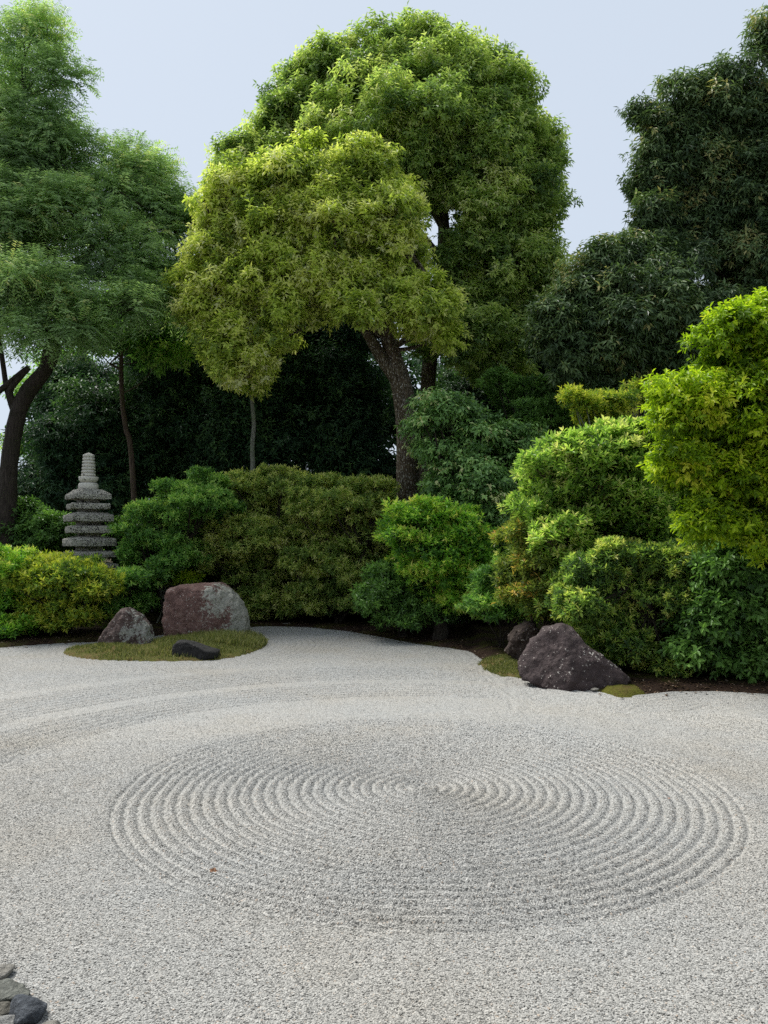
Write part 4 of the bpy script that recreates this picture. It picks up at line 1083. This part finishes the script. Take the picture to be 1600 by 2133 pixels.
plant("azalea_shrub", "olive green azalea mound left of the bright green shrub", "shrub",
      [(710, 1020, 75, 28), (780, 1020, 40, 28), (650, 1050, 50, 32), (720, 1060, 90, 40), (790, 1075, 40, 40), (670, 1110, 70, 45), (750, 1120, 70, 45), (640, 1160, 55, 40), (710, 1170, 70, 45), (680, 1215, 60, 40), (740, 1210, 35, 35), (690, 1255, 60, 26), (640, 1245, 40, 30), (745, 1250, 40, 26)],
      15.6, S_aza, M_olive, B_dark, limb_r=.028, stems=6)
plant("bright_shrub", "bright fresh green shrub on a short dark trunk near the far gravel edge", "shrub",
      [(870, 1065, 65, 25), (930, 1090, 60, 30), (980, 1110, 45, 25), (850, 1110, 60, 32), (920, 1150, 80, 32), (990, 1150, 40, 35), (880, 1190, 60, 38), (960, 1190, 65, 40), (910, 1230, 80, 35), (990, 1230, 40, 30), (950, 1262, 45, 22), (880, 1268, 50, 24)],
      13.3, S_bri, M_bright, B_dark, [[(915, 1338, 13.3, .14), (918, 1310, 13.3, .12), (912, 1270, 13.3, .09), (905, 1180, 13.2, .04)], [(915, 1290, 13.3, .07), (960, 1230, 13.2, .04)]], limb_r=.025, twigs=6)
plant("low_shrub", "low bluish dark green shrub in front of the bright green shrub's left side", "shrub",  # bright shrub's left flank as its own plant, shade given by darker leaves
      [(815, 1200, 50, 26), (780, 1235, 40, 25), (845, 1235, 60, 28), (800, 1270, 45, 22), (870, 1285, 60, 20), (900, 1262, 40, 22), (830, 1292, 40, 14)], 13.4, S_bri, M_deep, B_dark, limb_r=.018, stems=4)
plant("low_shrub", "small loose green shrub right of the bright green shrub, before the grey post", "shrub",
      [(1050, 1195, 32, 28), (1025, 1232, 36, 25), (1070, 1240, 36, 24), (1045, 1262, 48, 20), (1010, 1262, 34, 18), (1075, 1272, 34, 14)], 12.0, S_bri, M_fresh, B_dark, limb_r=.012, stems=3)
plant("layered_shrub", "layered dark green shrub between the pagoda and the olive mounds", "shrub",
      [(420, 1010, 50, 28), (370, 1030, 45, 25), (420, 1050, 60, 30), (320, 1065, 50, 22), (290, 1060, 28, 22), (360, 1080, 60, 24), (340, 1115, 55, 24), (290, 1120, 40, 26), (370, 1140, 45, 28), (310, 1155, 60, 30), (270, 1160, 30, 26), (340, 1185, 45, 20)],
      15.3, S_aza, M_fresh, B_dark, limb_r=.022, stems=4)
plant("low_shrub", "fresh green low shrub at the left edge", "shrub",
      [(5, 1180, 38, 35), (20, 1225, 45, 40), (-40, 1220, 50, 60), (15, 1275, 45, 30), (-60, 1180, 40, 40), (10, 1305, 55, 20), (-60, 1290, 50, 30)], 13.4, S_bri, M_bright, B_dark, limb_r=.018, stems=4)
plant("low_shrub", "yellow tinged low shrub in front of the pagoda", "shrub",
      [(90, 1180, 48, 24), (145, 1190, 46, 24), (195, 1213, 30, 20), (70, 1210, 45, 32), (130, 1220, 65, 35), (190, 1230, 40, 30), (90, 1260, 50, 28), (150, 1265, 45, 22), (65, 1275, 30, 20), (90, 1298, 60, 18), (160, 1292, 50, 16)], 13.6, S_bri, M_gold, B_dark, limb_r=.018, stems=5)
plant("low_shrub", "green low shrub behind the pointed island rock, right of the yellow tinged one", "shrub",
      [(255, 1208, 36, 20), (295, 1207, 28, 18), (225, 1230, 40, 24), (265, 1235, 40, 18), (245, 1268, 35, 14), (290, 1255, 22, 10), (210, 1265, 25, 16)], 14.4, S_bri, M_fresh, B_dark, limb_r=.016, stems=4)
plant("low_shrub", "tiny flat yellow green shrub peeping over the left shoulder of the largest boulder", "shrub",
      [(345, 1208, 26, 9), (375, 1205, 22, 10), (330, 1207, 14, 7)], 15.2, Style(**{**S_bri.__dict__, 'rc': .12}), M_lime, B_pale, limb_r=.014, stems=2, base_px=326)
plant("low_shrub", "dark leaved shrub left of the pagoda, behind the yellow tinged shrub", "shrub",
      [(40, 1090, 60, 35), (100, 1110, 40, 32), (-20, 1100, 50, 50), (60, 1130, 70, 40)], 17, S_dee, M_deep, B_dark, limb_r=.02, stems=4)
plant("low_shrub", "dark leaved shrub right of the pagoda, under the layered shrub", "shrub",
      [(265, 1110, 30, 40), (280, 1180, 40, 30), (250, 1150, 25, 30)], 16.4, S_dee, M_deep, B_dark, limb_r=.018, stems=3)
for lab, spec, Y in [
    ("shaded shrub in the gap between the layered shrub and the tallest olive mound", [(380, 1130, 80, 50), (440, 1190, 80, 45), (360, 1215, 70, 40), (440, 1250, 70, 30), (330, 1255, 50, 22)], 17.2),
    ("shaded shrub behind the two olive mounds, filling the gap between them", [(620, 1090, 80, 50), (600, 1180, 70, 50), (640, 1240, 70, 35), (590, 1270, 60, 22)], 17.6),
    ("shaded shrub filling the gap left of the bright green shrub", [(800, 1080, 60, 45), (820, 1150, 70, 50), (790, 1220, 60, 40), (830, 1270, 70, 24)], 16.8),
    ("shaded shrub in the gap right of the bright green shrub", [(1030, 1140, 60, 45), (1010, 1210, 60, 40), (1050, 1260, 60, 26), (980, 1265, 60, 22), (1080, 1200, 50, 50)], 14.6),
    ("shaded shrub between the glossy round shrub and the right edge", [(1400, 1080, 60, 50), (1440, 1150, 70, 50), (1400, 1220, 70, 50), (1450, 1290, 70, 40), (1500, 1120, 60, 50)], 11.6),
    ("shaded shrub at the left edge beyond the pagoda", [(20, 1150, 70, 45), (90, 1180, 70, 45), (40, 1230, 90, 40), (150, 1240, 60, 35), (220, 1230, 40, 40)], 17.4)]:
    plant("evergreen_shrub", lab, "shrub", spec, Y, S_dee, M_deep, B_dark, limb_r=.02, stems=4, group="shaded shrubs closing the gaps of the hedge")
print("leaves", TOTAL[0])

# ------------------------------------------------------------------ grass on the island, tufts, leaf litter
def grass(name, pts, h, label, cat="grass", seed=1):
    r_ = np.random.default_rng(seed)
    n = len(pts)
    th = r_.uniform(0, 2 * np.pi, n); d = np.stack([np.cos(th) * .45, np.sin(th) * .45, np.ones(n)], 1) + r_.normal(0, .15, (n, 3))
    d = norm(d); nn = norm(np.cross(d, norm(r_.normal(size=(n, 3)))))
    o_ = pts.mean(0)
    me = leaves_mesh(name, pts, d, nn, h * r_.uniform(.4, 1.2, n), np.full(n, .010) * r_.uniform(.7, 1.3, n), r_.random(n), .1, False, o_)
    o = link(name, me, m_grass, None, o_)
    return tag(o, label, cat, kind='stuff')
n = 60000
x = rng.uniform(ix0, ix1, n); y = rng.uniform(iy0, iy1, n)
dens = np.clip(.35 + 1.3 * fbm(x * 2.2, y * 2.2, 71, 3) + .9 * np.exp(-((x - P(480, 1340, 13)[0]) / .8) ** 2) * (y > 11.6), .04, 1)
ok = (isle_dist(x, y) > .03) & (rng.random(n) < dens * .8)
x, y = x[ok], y[ok]
hh = .045 + .07 * np.clip(fbm(x * 2, y * 2, 81, 3) + .3, 0, 1) + .08 * np.exp(-((x - P(490, 1340, 13.2)[0]) / .6) ** 2) * (y > 12.2)
grass("grass", np.stack([x, y, isle_z(x, y) - .004], 1), hh, "short wispy grass growing on the moss island")
n = 30000
x = rng.uniform(pad1[:, 0].min(), pad1[:, 0].max(), n); y = rng.uniform(pad1[:, 1].min(), pad1[:, 1].max(), n)
ok = (isle_dist(x, y, pad1) > -.01) & (rng.random(n) < np.clip(.3 + fbm(x * 4, y * 4, 91, 3), .05, 1))
x, y = x[ok], y[ok]
grass("grass", np.stack([x, y, pad1_z(x, y) - .004], 1), np.full(len(x), .04), "thin yellowish grass on the small moss patch left of the big dark rock", seed=3)

m_litter = leaf_mat("litter", [(0, (.03, .018, .01)), (.5, (.10, .06, .035)), (.85, (.22, .14, .085)), (1, (.42, .36, .28))], .8, .1, .05, gain=.7)
n = 9000
x = rng.uniform(-8, 7, n); y = np.interp(x, bx, by) + rng.gamma(1.4, .55, n) - .22
ok = (border_dist(x, y) > .03) | (rng.random(n) < .12)
x, y = x[ok], y[ok]; n = len(x)
th = rng.uniform(0, 6.28, n); d = norm(np.stack([np.cos(th), np.sin(th), rng.normal(0, .2, n)], 1)); nn = np.tile([0., 0, 1], (n, 1)); nn = norm(nn - (nn * d).sum(1)[:, None] * d)
o = link("leaf_litter", leaves_mesh("leaf_litter", np.stack([x, y, np.maximum(bank_z(x, y), np.where(border_dist(x, y) < .1, furrow(x, y), -1)) + .006], 1), d, nn, rng.uniform(.02, .06, n), rng.uniform(.012, .03, n), rng.random(n) ** 1.6, .2, False, (0, 12, 0)), m_litter, None, (0, 12, 0))
tag(o, "fallen leaves scattered over the soil beneath the shrubs", "leaf litter", kind='stuff')
